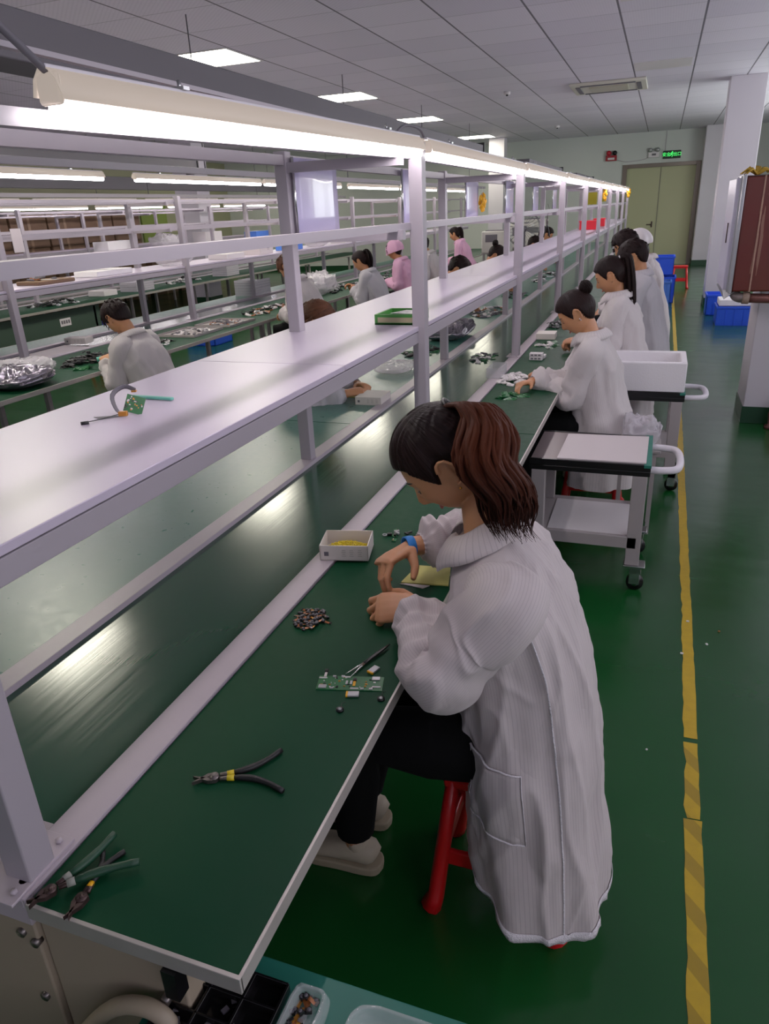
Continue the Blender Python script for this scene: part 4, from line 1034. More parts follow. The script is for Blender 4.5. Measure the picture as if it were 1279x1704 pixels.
tag(MB().bb(-.12, .11, 3.93, 4.17, .485, .5, .003).bb(-.1, -.08, 3.95, 3.97, 0, .485).bb(.07, .09, 3.95, 3.97, 0, .485).bb(-.1, -.08, 4.13, 4.15, 0, .485).bb(.07, .09, 4.13, 4.15, 0, .485).build('small_stand', 'cartg'), 'low grey stand under the clear bag behind the bun haired woman', 'stand')
# low cart with trays in the near corner
t = T('low_tray_cart', 'low cart with teal green mat top in the bottom corner of the photo', 'cart', (-.3, .45, 0))
MB().bb(-.66, .02, .16, .70, .565, .585, .003).build('top_board', 'cartmat', t)
MB().bb(-.66, .02, .16, .70, .53, .564, .002).build('frame', 'cartg', t)
for a in (-.62, -.02):
    for b in (.2, .66): MB().bb(a-.02, a+.02, b-.02, b+.02, 0, .53, .002).build('leg', 'cartg', t)
t = T('component_tray', 'black antistatic tray divided into compartments under the near bench corner', 'tray', (-.54, .55, .586))
m = MB(); x0, x1, y0, y1, z = -.632, -.452, .40, .655, .586
m.bb(x0, x1, y0, y1, z, z+.004)
for i in range(4): x = x0+(x1-x0)*i/3; m.bb(x-.0025, x+.0025, y0, y1, z+.004, z+.022, .001)
for j in range(7): y = y1-(y1-y0)*j/6; m.bb(x0, x1, y-.002, y+.002, z+.004, z+.022, .001)
m.build('tray_body', mat('glossy_black_esd', (16, 15, 17), .12), t)
rnd = random.Random(9)
for i in range(12): tag(MB().box((rnd.uniform(x0+.02, x1-.02), rnd.uniform(.52, .64), z+.008+rnd.uniform(0, .002)), (.012, .009, .004), rnd.uniform(0, 3), .001).build('black_chip', 'dkgrey'), 'small dark chip lying in a compartment of the black tray', 'component', 'chips in the black tray')
def blister(name, x0, x1, y0, y1, z, h, lab):
    t = T(name, lab, 'tray', ((x0+x1)/2, (y0+y1)/2, z)); cx, cy = (x0+x1)/2, (y0+y1)/2
    def rr(th, s, hx, hy):
        c, q = math.cos(th), math.sin(th); return (math.copysign(abs(c)**.28, c)*(hx+s), math.copysign(abs(q)**.28, q)*(hy+s))
    prof = [(.0, .001), (.0, .003), (-.004, h*.8), (-.006, h), (-.010, h), (-.013, h*.6), (-.018, .003), (-.04, .002)]
    def fn(u, v):
        k = v*(len(prof)-1); j = min(int(k), len(prof)-2); g = k-j; s = prof[j][0]*(1-g)+prof[j+1][0]*g; hh = prof[j][1]*(1-g)+prof[j+1][1]*g
        a, b = rr(u*2*PI, s, (x1-x0)/2, (y1-y0)/2); return V((cx+a, cy+b, z+hh+.0006*math.sin(u*90)))
    m = MB(); m.grid(fn, 96, 28, closed_u=True); m.bb(x0+.03, x1-.03, y0+.03, y1-.03, z+.0015, z+.0022)
    m.build('blister', 'clear', t); return t
blister('clear_blister_tray', -.348, -.06, .44, .675, .586, .022, 'clear plastic blister tray on the teal mat at the bottom edge')
tag(MB().box((-.20, .585, .592), (.04, .05, .0016), .25).build('circuit_board', 'pcb'), 'green circuit board lying inside the clear blister tray at the bottom edge', 'circuit board')
t = blister('clear_clamshell', -.446, -.378, .44, .668, .586, .026, 'narrow clear box of copper coloured camera modules at the bottom edge')
# camera modules (flex film with a black lens block)
def module(rnd, m1='copper'):
    t = T('camera_module', 'x', 'component')
    MB().box((.009, 0, .002), (.018, .006, .0006), rnd.uniform(-.2, .2)).build('flex_film', m1, t)
    MB().box((-.003, 0, .003), (.009, .009, .0055), 0, .0006).build('lens_block', 'black', t)
    MB().cyl((-.003, 0, .0056), (-.003, 0, .0072), .003, 12).build('lens', 'dkgrey', t)
    MB().box((.019, 0, .0025), (.005, .008, .002)).build('connector', 'steel' if m1 == 'gold' else 'black', t); return t
rnd = random.Random(21)
mods = [module(rnd, 'copper'), module(rnd, 'gold')]; used = [0, 0]
def putmod(k, loc, rz, lab, grp, rx=0.):
    if not used[k]: o = mods[k]; used[k] = 1; o.location = loc; o.rotation_euler = (rx, 0, rz)
    else: o = dup(mods[k], loc, rz); o.rotation_euler = (rx, 0, rz)
    o['label'] = lab; o['group'] = grp; o['category'] = 'component'
for i in range(22):
    putmod(rnd.randint(0, 1), (-.412+rnd.uniform(-.018, .018), rnd.uniform(.56, .65), .5905+(i//8)*.004), rnd.uniform(0, 6.28), 'copper filmed camera module inside the narrow clear box', 'modules in the clear box', rnd.uniform(-.3, .3))
for i in range(54):
    a = rnd.uniform(0, 6.28); q = math.sqrt(rnd.random()); x = -.782+.042*q*math.cos(a); y = 1.472+.055*q*math.sin(a)
    putmod(1 if rnd.random() < .25 else 0, (x, y, .7535+(1-q)*rnd.uniform(0, .012)), rnd.uniform(0, 6.28), 'tiny camera module with copper film in the heap on the green bench', 'camera modules heaped on the near bench', rnd.uniform(-.35, .35))
# ---------------------------------------------------------------- tools on the near bench
TZ = .7525
def arc(p, q, bulge, n=8):
    p, q = V(p), V(q); d = q-p; nn = V((-d.y, d.x, 0)).normalized()
    return [p+d*(i/n)+nn*bulge*math.sin(PI*i/n) for i in range(n+1)]
def cutters(lab, pivot, tip1, tip2, a1, a2, b1, b2, hm, cm, z, accent, r=.0062, blade='steel'):
    pivot = V((*pivot, z)); t = T('side_cutters', lab, 'cutters', tuple(pivot), None)
    m = MB(); tc = (V((*tip1, z))+V((*tip2, z)))/2; d = (tc-pivot).normalized(); s = V((-d.y, d.x, 0))
    for sg, tp in ((1, tip1), (-1, tip2)):
        tpv = V((*tp, z+.002)); 
        a = pivot+s*sg*.010; 
        m.bm.faces.ensure_lookup_table()
        lo = [pivot-d*.010+s*sg*.001, pivot-d*.004+s*sg*.011, pivot+d*.012+s*sg*.010, tpv, pivot+d*.010+s*sg*.0012]
        m.poly([(p.x, p.y, z+.001) for p in (lo if sg > 0 else lo[::-1])], .008)
    m.cyl(pivot+V((0, 0, .0)), pivot+V((0, 0, .0105)), .0095, 20).cyl(pivot+V((0, 0, .0105)), pivot+V((0, 0, .012)), .004, 12)
    m.build('jaws', blade, t)
    ends = ((a1, b1), (a2, b2))
    for sg, (e, bl) in zip((1, -1), ends):
        st = pivot-d*.010-s*sg*.006*(-1); st = pivot+(V((*e, z))-pivot).normalized()*.012
        P = [p+V((0, 0, r)) for p in arc(st, (*e, z), bl, 10)]
        MB().sweep(P[0:3], [(.0045, .004), (.005, .004), (.005, .0042)], 10).build('shank', blade, t)
        MB().sweep(P[1:3], [r*.93, r*.98], 12).build('collar_band', accent, t)
        MB().sweep(P[2:], [r*.8]+[r*(1.0+.12*math.sin(i)) for i in range(len(P)-4)]+[r*.9], 14).build('grip', hm, t)
    return t
cutters('pair of side cutters with black grips and yellow bands lying open on the near bench', (-.712, .885), (-.752, .873), (-.744, .858), (-.622, .992), (-.568, .893), -.014, .016, 'blackr', 0, TZ, 'yel2', .0058)
gt = cutters('large green handled cutters overhanging the near corner of the bench', (-.826, .582), (-.848, .553), (-.836, .546), (-.802, .708), (-.722, .672), -.006, .006, mat('worn_dark_green_grip', (20, 60, 40), .5, nscale=40, namt=.4), 0, TZ, mat('grey_tape', (130, 132, 124), .6), .0068, 'darksteel')
cutters('dark handled cutters with orange band lying beneath the green handled cutters', (-.772, .590), (-.775, .552), (-.766, .553), (-.806, .680), (-.766, .688), -.010, .012, 'blackr', 0, TZ-.0005, 'orange', .005, 'darksteel')
gt.location.z += .006
# tweezers
t = T('tweezers', 'black tweezers with bare steel tips resting across the circuit board', 'tweezers', (-.56, 1.34, TZ))
P0 = V((-.538, 1.408, TZ+.008))
for sg, tip in ((1, V((-.598, 1.27, TZ+.004))), (-1, V((-.582, 1.262, TZ+.004)))):
    P = arc(P0, tip, .004*sg, 8)
    MB().sweep(P[:6], [(.0025, .002), (.004, .002), (.0055, .002), (.0055, .002), (.005, .002), (.004, .0016)], 8).build('arm', 'black', t)
    MB().sweep(P[5:], [(.0036, .0016), (.003, .0015), (.0018, .001), (.0007, .0006)], 8).build('tip', 'chrome', t)
# panel of two small boards
def pcb(x, y, z, rz, w, h, lab, seed=0, grp=None, thing=True, nparts=16):
    r = random.Random(seed); t = T('circuit_board', lab, 'circuit board', (0, 0, 0), grp)
    MB().box((0, 0, .0008), (w, h, .0016), 0, .0003).build('board', 'pcb', t)
    m = MB(); m2 = MB(); m3 = MB()
    for i in range(nparts):
        q = (m, m2, m3)[i % 3]; q.box((r.uniform(-w*.45, w*.45), r.uniform(-h*.42, h*.42), .0024), (r.uniform(.002, .006), r.uniform(.0015, .004), .0016), 0)
    if nparts: m.build('white_components', 'white', t); m2.build('black_components', 'black', t); m3.build('gold_pads', 'gold', t)
    else: m.bm.free(); m2.bm.free(); m3.bm.free()
    t.location = (x, y, z); t.rotation_euler = (0, 0, rz); return t
a = math.atan2(.038, .155)
pb = pcb(-.575, 1.243, TZ, a, .152, .052, 'rectangular green double circuit board lying near the bench edge', 4, None, True, 34)
def addp(p, name, m, c, d, b=.0004): return MB().box(c, d, 0, b).build(name, m, p, local=True)
for c in ((-.062, -.017), (.058, .017)): addp(pb, 'card_slot', 'silver', (c[0], c[1], .003), (.018, .012, .003))
for c in ((-.066, .016), (.062, -.014), (-.012, .021), (.012, -.021)): addp(pb, 'strip_connector', 'white', (c[0], c[1], .0028), (.019, .003, .0026))
for c in ((-.062, .028), (.010, -.004)):
    addp(pb, 'flex_tab', 'orange' if c[0] > 0 else 'paper', (c[0], c[1]-.0, .0035), (.006, .017, .0012)); addp(pb, 'camera_block', 'black', (c[0], c[1]+.013, .0045), (.008, .008, .006))
for c in ((-.008, 0), (.002, 0)): addp(pb, 'chip', 'silver', (c[0], c[1], .003), (.005, .013, .002))
for c in ((-.04, -.022), (.03, -.022), (.05, -.022), (-.04, .022), (-.02, .023)): addp(pb, 'switch', 'silver', (c[0], c[1], .003), (.008, .005, .003))
def battery(x, y, rz, lab):
    t = T('pouch_battery', lab, 'battery', (0, 0, 0))
    MB().box((0, 0, .003), (.026, .017, .0052), 0, .0014).build('pouch', 'silver', t); MB().box((-.0145, 0, .003), (.005, .0172, .0054), 0, .001).build('yellow_tape', 'orange', t)
    t.location = (x, y, TZ); t.rotation_euler = (0, 0, rz)
battery(-.540, 1.306, 1.25, 'small silver pouch battery above the circuit board beside the tweezers')
battery(-.552, 1.205, .28, 'small silver pouch battery below the circuit board with orange wires')
for (x, y, l) in ((-.560, 1.147, 'small round black buzzer lying below the silver battery'), (-.487, 1.208, 'small oval black speaker lying near the bench edge')):
    t = T('mini_speaker', l, 'speaker', (x, y, TZ)); MB().cyl((x, y, TZ), (x, y, TZ+.005), .0085, 20).build('body', 'black', t); MB().cyl((x, y, TZ+.005), (x, y, TZ+.0056), .0045, 16).build('membrane', 'silver', t)
    MB().tube([(x, y+.008, TZ+.002), (x-.004, y+.02, TZ+.003), (x+.002, y+.03, TZ+.002)], .0006, 5, 8).build('wire', 'black', t)
# carton with yellow connectors
def carton(cx, cy, w, d, h, rz, lab, open_=True, z=TZ, marks=True):
    t = T('white_carton', lab, 'box', (0, 0, 0)); th = .003
    m = MB(); m.bb(-w/2, w/2, -d/2, d/2, 0, .003)
    if open_:
        m.bb(-w/2, w/2, -d/2, -d/2+th, 0, h).bb(-w/2, w/2, d/2-th, d/2, 0, h).bb(-w/2, -w/2+th, -d/2, d/2, 0, h).bb(w/2-th, w/2, -d/2, d/2, 0, h)
    else: m.bb(-w/2, w/2, -d/2, d/2, 0, h, .002)
    m.build('carton_body', 'paperbox', t)
    if marks:
        q = MB()
        q.box((-w*.36, -d/2-.0004, h*.45), (h*.28, .0006, h*.28)).build('printed_mark', 'dkgrey', t)
        for k, dx in enumerate((.0, .16, .33)):
            q = MB(); 
            for j in range(4): q.box((w*dx-.0, -d/2-.0004, h*(.32+.13*j)), (w*(.09-.02*(j % 2)), .0006, h*.04))
            q.build('printed_text', mat('pale_grey_print', (172, 166, 160), .6) if 'pgp' not in M else M['pgp'], t)
    t.location = (cx, cy, z); t.rotation_euler = (0, 0, rz); return t
M['pgp'] = mat('pale_grey_print', (172, 166, 160), .6)
bx = carton(-.84, 1.868, .152, .118, .050, 0, 'open white carton full of tiny yellow connectors standing on the side rail', z=.7590)
bx.rotation_euler = (0, 0, .22)
# turn so the printed side looks to the right/near corner
m = MB(); rnd = random.Random(3)
for i in range(900):
    u, v = rnd.uniform(-.066, .066), rnd.uniform(-.05, .05); z = .764+.026*max(0, 1-((u/.075)**2+(v/.06)**2))*rnd.uniform(.6, 1)+.002
    c, s_ = math.cos(.22), math.sin(.22); m.box((-.84+u*c-v*s_, 1.868+u*s_+v*c, z), (.007, .0028, .0022), rot=Euler((rnd.uniform(-.6, .6), rnd.uniform(-.6, .6), rnd.uniform(0, 3.1))).to_matrix())
tag(m.build('yellow_connectors', 'yel2'), 'loose heap of tiny bright yellow connectors filling the open white carton', 'connectors', None, 'stuff')
# yellow antistatic sleeve under the hand
tag(MB().poly([(-.615, 1.73, TZ), (-.60, 1.845, TZ), (-.50, 1.855, TZ), (-.478, 1.748, TZ)], .004).build('yellow_envelope', 'yellow'), 'pale yellow paper envelope lying between the woman and the bench edge', 'envelope')
tag(MB().poly([(-.617, 1.724, TZ), (-.6, 1.73, TZ), (-.53, 1.735, TZ), (-.545, 1.715, TZ)], .002).build('white_slip', 'paper'), 'white paper slip peeking out below the yellow envelope', 'slip')
rnd = random.Random(77)
for i in range(14):
    x, y = -.695+rnd.uniform(-.055, .05), 2.03+rnd.uniform(-.035, .05)
    if i % 3 == 0: pcb(x, y, TZ+rnd.uniform(0, .004), rnd.uniform(0, 3), .02, .014, 'small board in the loose heap beyond the raised sleeve', i, 'boards beyond the sleeve', nparts=3)
    else: tag(MB().box((x, y, TZ+.004+rnd.uniform(0, .004)), (.018, .008, .006), rnd.uniform(0, 3), .001).build('small_component', ['white', 'black', 'silver'][i % 3]), ['white', 'black', 'silver'][i % 3]+' component in the loose heap beyond the raised sleeve', 'component', 'components beyond the sleeve')
t = T('small_lens_ring', 'single round lens ring with black module left of the loose heap', 'component', (-.765, 2.03, TZ))
MB().sweep([(-.772+.007*math.cos(a_), 2.028+.007*math.sin(a_), TZ+.004) for a_ in [i*PI/8 for i in range(17)]], .0016, 6).build('ring', 'silver', t); MB().box((-.757, 2.034, TZ+.005), (.016, .012, .009), .4, .002).build('module_body', 'black', t)
# ---------------------------------------------------------------- right side: cabinet, pipe, crates, stool
t = T('fire_hose_cabinet', 'old dark red metal cabinet with silver door frame hung on the near column', 'cabinet', (.65, 6.3, 1.07))
MB().bb(.53, .92, 6.05, 6.41, 1.09, 1.87, .012).build('cabinet_body', 'redcab', t)
MB().bb(.505, .53, 6.03, 6.43, 1.08, 1.88, .004).bb(.495, .506, 6.06, 6.10, 1.09, 1.87).bb(.495, .506, 6.37, 6.41, 1.09, 1.87).build('door_frame', 'silver', t)
MB().bb(.470, .503, 6.10, 6.75, 1.10, 1.86, .006).build('door_leaf', mat('lilac_white_door_leaf', (196, 192, 214), .3), t)
MB().cyl((.468, 6.3, 1.42), (.468, 6.3, 1.56), .006, 8).build('latch', 'darksteel', t)
MB().bb(.645, .655, 6.043, 6.052, 1.09, 1.87).build('weld_seam', mat('pale_scratched_edge', (168, 130, 112), .6, nscale=60, namt=.3), t)
MB().bb(.918, .926, 6.043, 6.052, 1.09, 1.87).bb(.53, .92, 6.045, 6.052, 1.865, 1.872).build('edge_strip', 'darksteel', t)
MB().poly([(.49, 6.1, 1.03), (.56, 6.08, 1.09), (.50, 6.7, 1.09), (.47, 6.7, 1.08)], .004).build('bent_tray', 'silver', t)
t = T('wall_pipe', 'thick reddish iron pipe with elbow below the red cabinet', 'pipe', (.7, 6.1, 1.05))
MB().tube([(.565, 6.14, 1.085), (.565, 6.12, 1.06), (.59, 6.10, 1.045), (.62, 6.1, 1.042)], .036, 14, 12).build('elbow', mat('grey_cast_elbow', (128, 116, 112), .45, .5, nscale=40, namt=.2), t)
MB().cyl((.615, 6.1, 1.042), (.66, 6.1, 1.04), .044, 18).build('coupling', mat('tan_coupling', (150, 128, 112), .5), t)
MB().cyl((.66, 6.1, 1.04), (1.35, 6.1, 1.02), .034, 18).build('pipe_run', 'pipe', t)
m = MB(); rnd = random.Random(8)
for i in range(16):
    a = rnd.uniform(0, 6.28); m.sweep([V((.6, 6.15, 1.878)), V((.6+.06*math.cos(a), 6.15+.06*math.sin(a), 1.90+rnd.random()*.03)), V((.6+.11*math.cos(a), 6.15+.1*math.sin(a), 1.885))], [.012, .008, .003], 5)
tag(m.build('yellow_rag', mat('dirty_yellow_cloth', (176, 140, 40), .8)), 'dirty yellow rag bundled on top of the red cabinet', 'rag')
t = T('iron_valve', 'reddish painted valve body standing at the right edge beside the near column', 'valve', (1.02, 6.3, 0))
MB().sweep([(1.0, 6.3, 0), (1.0, 6.3, .02), (1.0, 6.3, .03), (1.0, 6.3, .12), (1.0, 6.3, .2), (1.0, 6.3, .24)], [.07, .07, .045, .055, .04, .03], 16).build('valve_body', 'pipe', t)
def crate(x0, x1, y0, y1, z0, h, m_, lab, grp=None):
    t = T('plastic_crate', lab, 'crate', ((x0+x1)/2, (y0+y1)/2, z0), grp)
    m = MB(); w = .012
    m.bb(x0, x1, y0, y0+w, z0, z0+h, .002).bb(x0, x1, y1-w, y1, z0, z0+h, .002).bb(x0, x0+w, y0, y1, z0, z0+h, .002).bb(x1-w, x1, y0, y1, z0, z0+h, .002).bb(x0, x1, y0, y1, z0, z0+.012)
    m.build('crate_body', m_, t)
    m = MB(); m.bb(x0-.012, x1+.012, y0-.012, y0, z0+h-.03, z0+h, .002).bb(x0-.012, x1+.012, y1, y1+.012, z0+h-.03, z0+h, .002).bb(x0-.012, x0, y0, y1, z0+h-.03, z0+h).bb(x1, x1+.012, y0, y1, z0+h-.03, z0+h)
    m.build('rim', m_, t)
    n = max(3, int((x1-x0)/.1))
    for i in range(1, n): x = x0+(x1-x0)*i/n; MB().bb(x-.004, x+.004, y0-.007, y0, z0, z0+h-.03).build('rib', m_, t)
    return t
crate(.87, 1.35, 11.7, 12.2, .0, .27, 'blue', 'blue crate carrying a white foam block behind the near column')
tag(MB().bb(.89, 1.33, 11.73, 12.17, .272, .36, .01).build('foam_block', 'foam'), 'white foam block lying on the blue crate behind the near column', 'foam block')
crate(.78, 1.2, 12.75, 13.2, .0, .32, 'blue', 'darker blue crate against the foot of the tall far column')
crate(-.02, .32, 14.3, 14.8, .0, .45, 'blue', 'blue crate at the bottom of the stack beside the yellow line')
crate(-.07, .27, 14.3, 14.8, .48, .32, 'blue', 'blue crate on top of the stack beside the yellow line')
crate(.08, .25, 13.85, 14.25, .0, .42, 'lblue', 'paler blue narrow crate standing in front of the blue stack')
s_ = stool(.45, 16.8, 0, 'small red plastic stool beside the blue crate stack near the door'); s_['group'] = ''
del s_['group']
# ---------------------------------------------------------------- end wall things
def text(body, size, loc, m_, parent, rot=(PI/2, 0, 0), name='lettering'):
    cu = bpy.data.curves.new('t', 'FONT'); cu.body = body; cu.size = size; cu.extrude = .002; cu.align_x = 'CENTER'; cu.align_y = 'CENTER'
    o = bpy.data.objects.new('t', cu); C.objects.link(o); dg = bpy.context.evaluated_depsgraph_get(); dg.update()
    me = bpy.data.meshes.new_from_object(o.evaluated_get(dg)); bpy.data.objects.remove(o)
    me.transform(Matrix.Translation(V(loc)-parent.location) @ Euler(rot).to_matrix().to_4x4()); me.materials.clear(); me.materials.append(M[m_] if isinstance(m_, str) else m_)
    r = bpy.data.objects.new(name, me); C.objects.link(r); r.parent = parent; return r
y = YF
t = T('exit_sign', 'green lit exit sign above the double door', 'exit sign', (.08, y-.03, 2.85))
MB().bb(-.15, .31, y-.05, y, 2.75, 2.95, .006).build('sign_box', mat('exit_green_back', (4, 34, 14), .4), t)
GL = mat('exit_green_glow', (60, 240, 90), .5, emit=(70, 255, 110), es=.8)
text('安全', .105, (-.06, y-.054, 2.85), GL, t); text('出口', .105, (.22, y-.054, 2.85), GL, t)
m = MB()
m.ball((.09, y-.054, 2.915), .014, 10, 8).sweep([(.085, y-.054, 2.9), (.075, y-.054, 2.86)], .013, 8).sweep([(.075, y-.054, 2.86), (.10, y-.054, 2.83), (.085, y-.054, 2.79)], .009, 6).sweep([(.075, y-.054, 2.86), (.05, y-.054, 2.83), (.02, y-.054, 2.82)], .009, 6).sweep([(.085, y-.054, 2.895), (.115, y-.054, 2.87), (.13, y-.054, 2.885)], .006, 6).sweep([(.08, y-.054, 2.895), (.05, y-.054, 2.885), (.04, y-.054, 2.86)], .006, 6)
m.build('running_figure', GL, t)
t = T('emergency_light', 'white twin lamp emergency light left of the exit sign', 'emergency light', (-.4, y-.04, 2.9))
MB().bb(-.53, -.24, y-.07, y, 2.80, 2.95, .01).build('housing', 'white', t)
for x in (-.48, -.29):
    MB().cyl((x, y-.05, 2.99), (x, y-.12, 2.985), .055, 18).cyl((x, y-.05, 2.95), (x, y-.05, 2.99), .012, 8).build('lamp_head', 'silver', t)
MB().bb(-.44, -.33, y-.074, y-.07, 2.85, 2.90).build('indicator_plate', 'dkgrey', t)
t = T('fire_alarm', 'red fire alarm sounder with black bell left of the emergency light', 'fire alarm', (-1.5, y-.05, 2.9))
MB().bb(-1.66, -1.36, y-.10, y, 2.78, 2.92, .01).build('alarm_box', mat('alarm_red', (150, 20, 34), .4), t)
MB().cyl((-1.58, y-.02, 2.98), (-1.58, y-.12, 2.98), .065, 18).build('strobe', mat('alarm_red2', (180, 24, 44), .4), t)
MB().cyl((-1.42, y-.02, 2.98), (-1.42, y-.10, 2.98), .06, 18).build('bell', 'black', t)
MB().bb(-1.60, -1.42, y-.104, y-.10, 2.81, 2.86).build('nameplate', 'white', t)
tag(MB().tube([(-.5, y-.01, 2.82), (-.7, y-.01, 2.76), (-1.1, y-.01, 2.74), (-1.35, y-.01, 2.80)], .008, 6).tube([(-.1, y-.01, 2.95), (-.1, y-.01, 3.2), (-.1, y-.01, 3.44)], .008, 6).build('wall_cable', 'rail'), 'thin cable running on the end wall between alarm and exit sign', 'cable')
# fan
t = T('standing_fan', 'large round industrial fan with wire guard near the end wall', 'fan', (-2.55, 15.6, 0))
c = V((-2.62, 15.6, 1.30)); R_ = .34
m = MB()
for yy, rr in ((-.06, R_*.96), (0, R_), (.06, R_*.96)): m.sweep([c+V((rr*math.cos(a*PI/18), yy, rr*math.sin(a*PI/18))) for a in range(37)], .006, 6)
for k in range(28):
    a = k*2*PI/28; m.sweep([c+V((.04*math.cos(a), -.09, .04*math.sin(a))), c+V((R_*.6*math.cos(a), -.085, R_*.6*math.sin(a))), c+V((R_*math.cos(a), 0, R_*math.sin(a))), c+V((R_*.6*math.cos(a), .08, R_*.6*math.sin(a)))], .003, 4)
m.build('wire_guard', 'dkgrey', t)
for k in range(3):
    a = k*2*PI/3; u = V((math.cos(a), 0, math.sin(a))); w_ = V((-math.sin(a), 0, math.cos(a)))
    MB().poly([c+u*.05-w_*.03, c+u*.15-w_*.09+V((0, .02, 0)), c+u*.30-w_*.08+V((0, .03, 0)), c+u*.30+w_*.03, c+u*.08+w_*.04]).build('blade', 'silver', t, solid=.003)
MB().cyl(c+V((0, -.1, 0)), c+V((0, .16, 0)), .06, 20).build('motor', 'dkgrey', t)
MB().cyl((c.x, c.y+.1, 0.05), (c.x, c.y+.1, 1.3), .025, 12).build('pole', 'dkgrey', t); MB().cyl((c.x, c.y+.1, 0), (c.x, c.y+.1, .05), .25, 28).build('base', 'black', t)
for i, (x, yy, w, d, h, lab) in enumerate(((-3.2, 15.8, .55, .5, .42, 'white boxy machine on a stand left of the large fan'), (-3.0, 17.6, .5, .5, .5, 'farther white machine near the end wall'), (-3.05, 19.5, .7, .5, .55, 'white machine far behind the large fan'))):
    t = T('desktop_machine', lab, 'machine', (x, yy, 0))
    MB().bb(x-w/2, x+w/2, yy-d/2, yy+d/2, .86, .86+h, .02).build('machine_body', 'machine', t)
    MB().bb(x-w*.35, x+w*.1, yy-d/2-.006, yy-d/2, .86+h*.5, .86+h*.85).build('display', 'dkgrey', t); MB().bb(x-w*.4, x+w*.3, yy-d*.3, yy+d*.3, .86+h, .88+h, .006).build('lid', 'dkgrey', t)
    for a in (-1, 1):
        for b in (-1, 1): MB().bb(x+a*w*.42-.02, x+a*w*.42+.02, yy+b*d*.42-.02, yy+b*d*.42+.02, 0, .84).build('leg', 'cartg', t)
    MB().bb(x-w*.52, x+w*.52, yy-d*.52, yy+d*.52, .84, .86).build('stand_top', 'cartg', t)
# ---------------------------------------------------------------- things hung on and standing on the near rack
def bundle(x, yy, z, s, m_, lab, seed):
    rnd = random.Random(seed); t = T('hanging_bundle', lab, 'bundle', (x, yy, z))
    m = MB()
    for i in range(26):
        a = rnd.uniform(0, 6.28); dz = rnd.uniform(-.06, .05)*s; r = .022*s*(1-abs(dz)/(.1*s))
        m.ball((x+r*math.cos(a), yy+r*math.sin(a), z+dz), (.013*s, .013*s, .02*s), 8, 6)
    m.build('bundled_clips', m_, t); MB().cyl((x, yy, z+.04*s), (x, yy, z+.10*s), .002, 5).build('string', 'white', t)
bundle(-1.33, 5.97, 1.79, 1.0, 'orange', 'yellow bundle of clips hanging behind the second post of the near rack', 1)
bundle(-.935, 13.5, 1.85, 1.3, 'orange', 'yellow bundle hanging low at the far part of the near rack', 2)
bundle(-.86, 20.6, 1.93, 1.7, 'orange', 'farthest yellow bundle hanging at the very end of the tube lights', 3)
for i, (x, yy, z) in enumerate(((-1.3, 15.4, 1.86), (-1.28, 17.6, 1.9))):
    tag(MB().bb(x-.09, x+.09, yy, yy+.01, z-.16, z+.1).build('olive_film', 'olive'), ['olive yellow film sheet hanging at the far part of the near rack', 'second olive yellow film sheet, slightly farther along the rack'][i], 'film')
for i, (x, yy, w) in enumerate(((-1.17, 13.6, .30), (-1.12, 15.2, .2))):
    t = T('red_bin', ['larger red plastic bin standing on the far shelf of the near rack', 'smaller red plastic bin farther along the same shelf'][i], 'bin', (x, yy, 1.312))
    MB().bb(x-w/2, x+w/2, yy-.1, yy+.1, 1.312, 1.45, .006).build('bin_body', 'redp', t); MB().bb(x-w/2-.008, x+w/2+.008, yy-.108, yy+.108, 1.435, 1.456, .003).build('rim', 'redp', t)
def hangtool(x, yy, z, lab, seed):
    t = T('hanging_pliers', lab, 'pliers', (x, yy, z))
    MB().tube([(x, yy, z+.17), (x+.012, yy+.01, z+.12), (x-.004, yy, z+.07)], .002, 5, 8).build('hook', 'black', t)
    for s in (1, -1): MB().tube([(x, yy, z+.0), (x+s*.012, yy+s*.01, z-.04), (x+s*.022, yy+s*.02, z-.1)], .006, 8, 8).build('grip', 'black', t)
    MB().sweep([(x, yy, z), (x, yy, z+.04), (x, yy, z+.07)], [.008, .009, .003], 8).build('jaws', 'steel', t)
hangtool(-.94, 6.8, 1.58, 'small black pliers hanging from the middle beam of the near rack by a hook', 1)
hangtool(-4.66, 9.6, 1.68, 'pliers hanging on the second line rack', 2)
# shelf top items
SZ = 1.3105
t = T('green_tray_box', 'bright green plastic box with beige side on the lilac shelf by the tall post', 'box', (-1.02, 3.0, SZ))
MB().bb(-1.10, -.925, 2.89, 2.90, SZ, SZ+.042, .001).bb(-1.10, -.925, 3.09, 3.10, SZ, SZ+.042, .001).bb(-1.10, -1.09, 2.9, 3.09, SZ, SZ+.042).bb(-.935, -.925, 2.9, 3.09, SZ, SZ+.042).bb(-1.1, -.925, 2.89, 3.1, SZ, SZ+.006).build('tray_body', 'green', t)
MB().bb(-1.085, -.93, 2.887, 2.89, SZ+.010, SZ+.030).build('beige_label', mat('beige_label', (168, 158, 124), .5), t)
MB().poly([(-1.04, 2.92, SZ+.0425), (-.93, 2.90, SZ+.0425), (-.93, 3.0, SZ+.0425), (-1.0, 3.02, SZ+.0425)], .002).build('clear_lid', 'silver', t)
t = pcb(-1.19, 1.41, SZ, 0, .045, .045, 'green circuit board with flex cable leaning on the lilac shelf', 8, None, True, 26)
t.location = (-1.195, 1.43, SZ+.022); t.rotation_euler = (1.05, .35, .5)
t = T('flex_cable', 'grey and orange flex cable looped beside the leaning green board', 'cable', (-1.23, 1.42, SZ))
m = MB(); P = [(-1.20, 1.40, SZ+.008), (-1.225, 1.40, SZ+.012), (-1.25, 1.42, SZ+.045), (-1.235, 1.45, SZ+.062), (-1.205, 1.455, SZ+.052)]
m.sweep([V(p) for p in spline(P, 16)], (.006), 6, flat=.15); m.build('grey_flex', 'dkgrey', t)
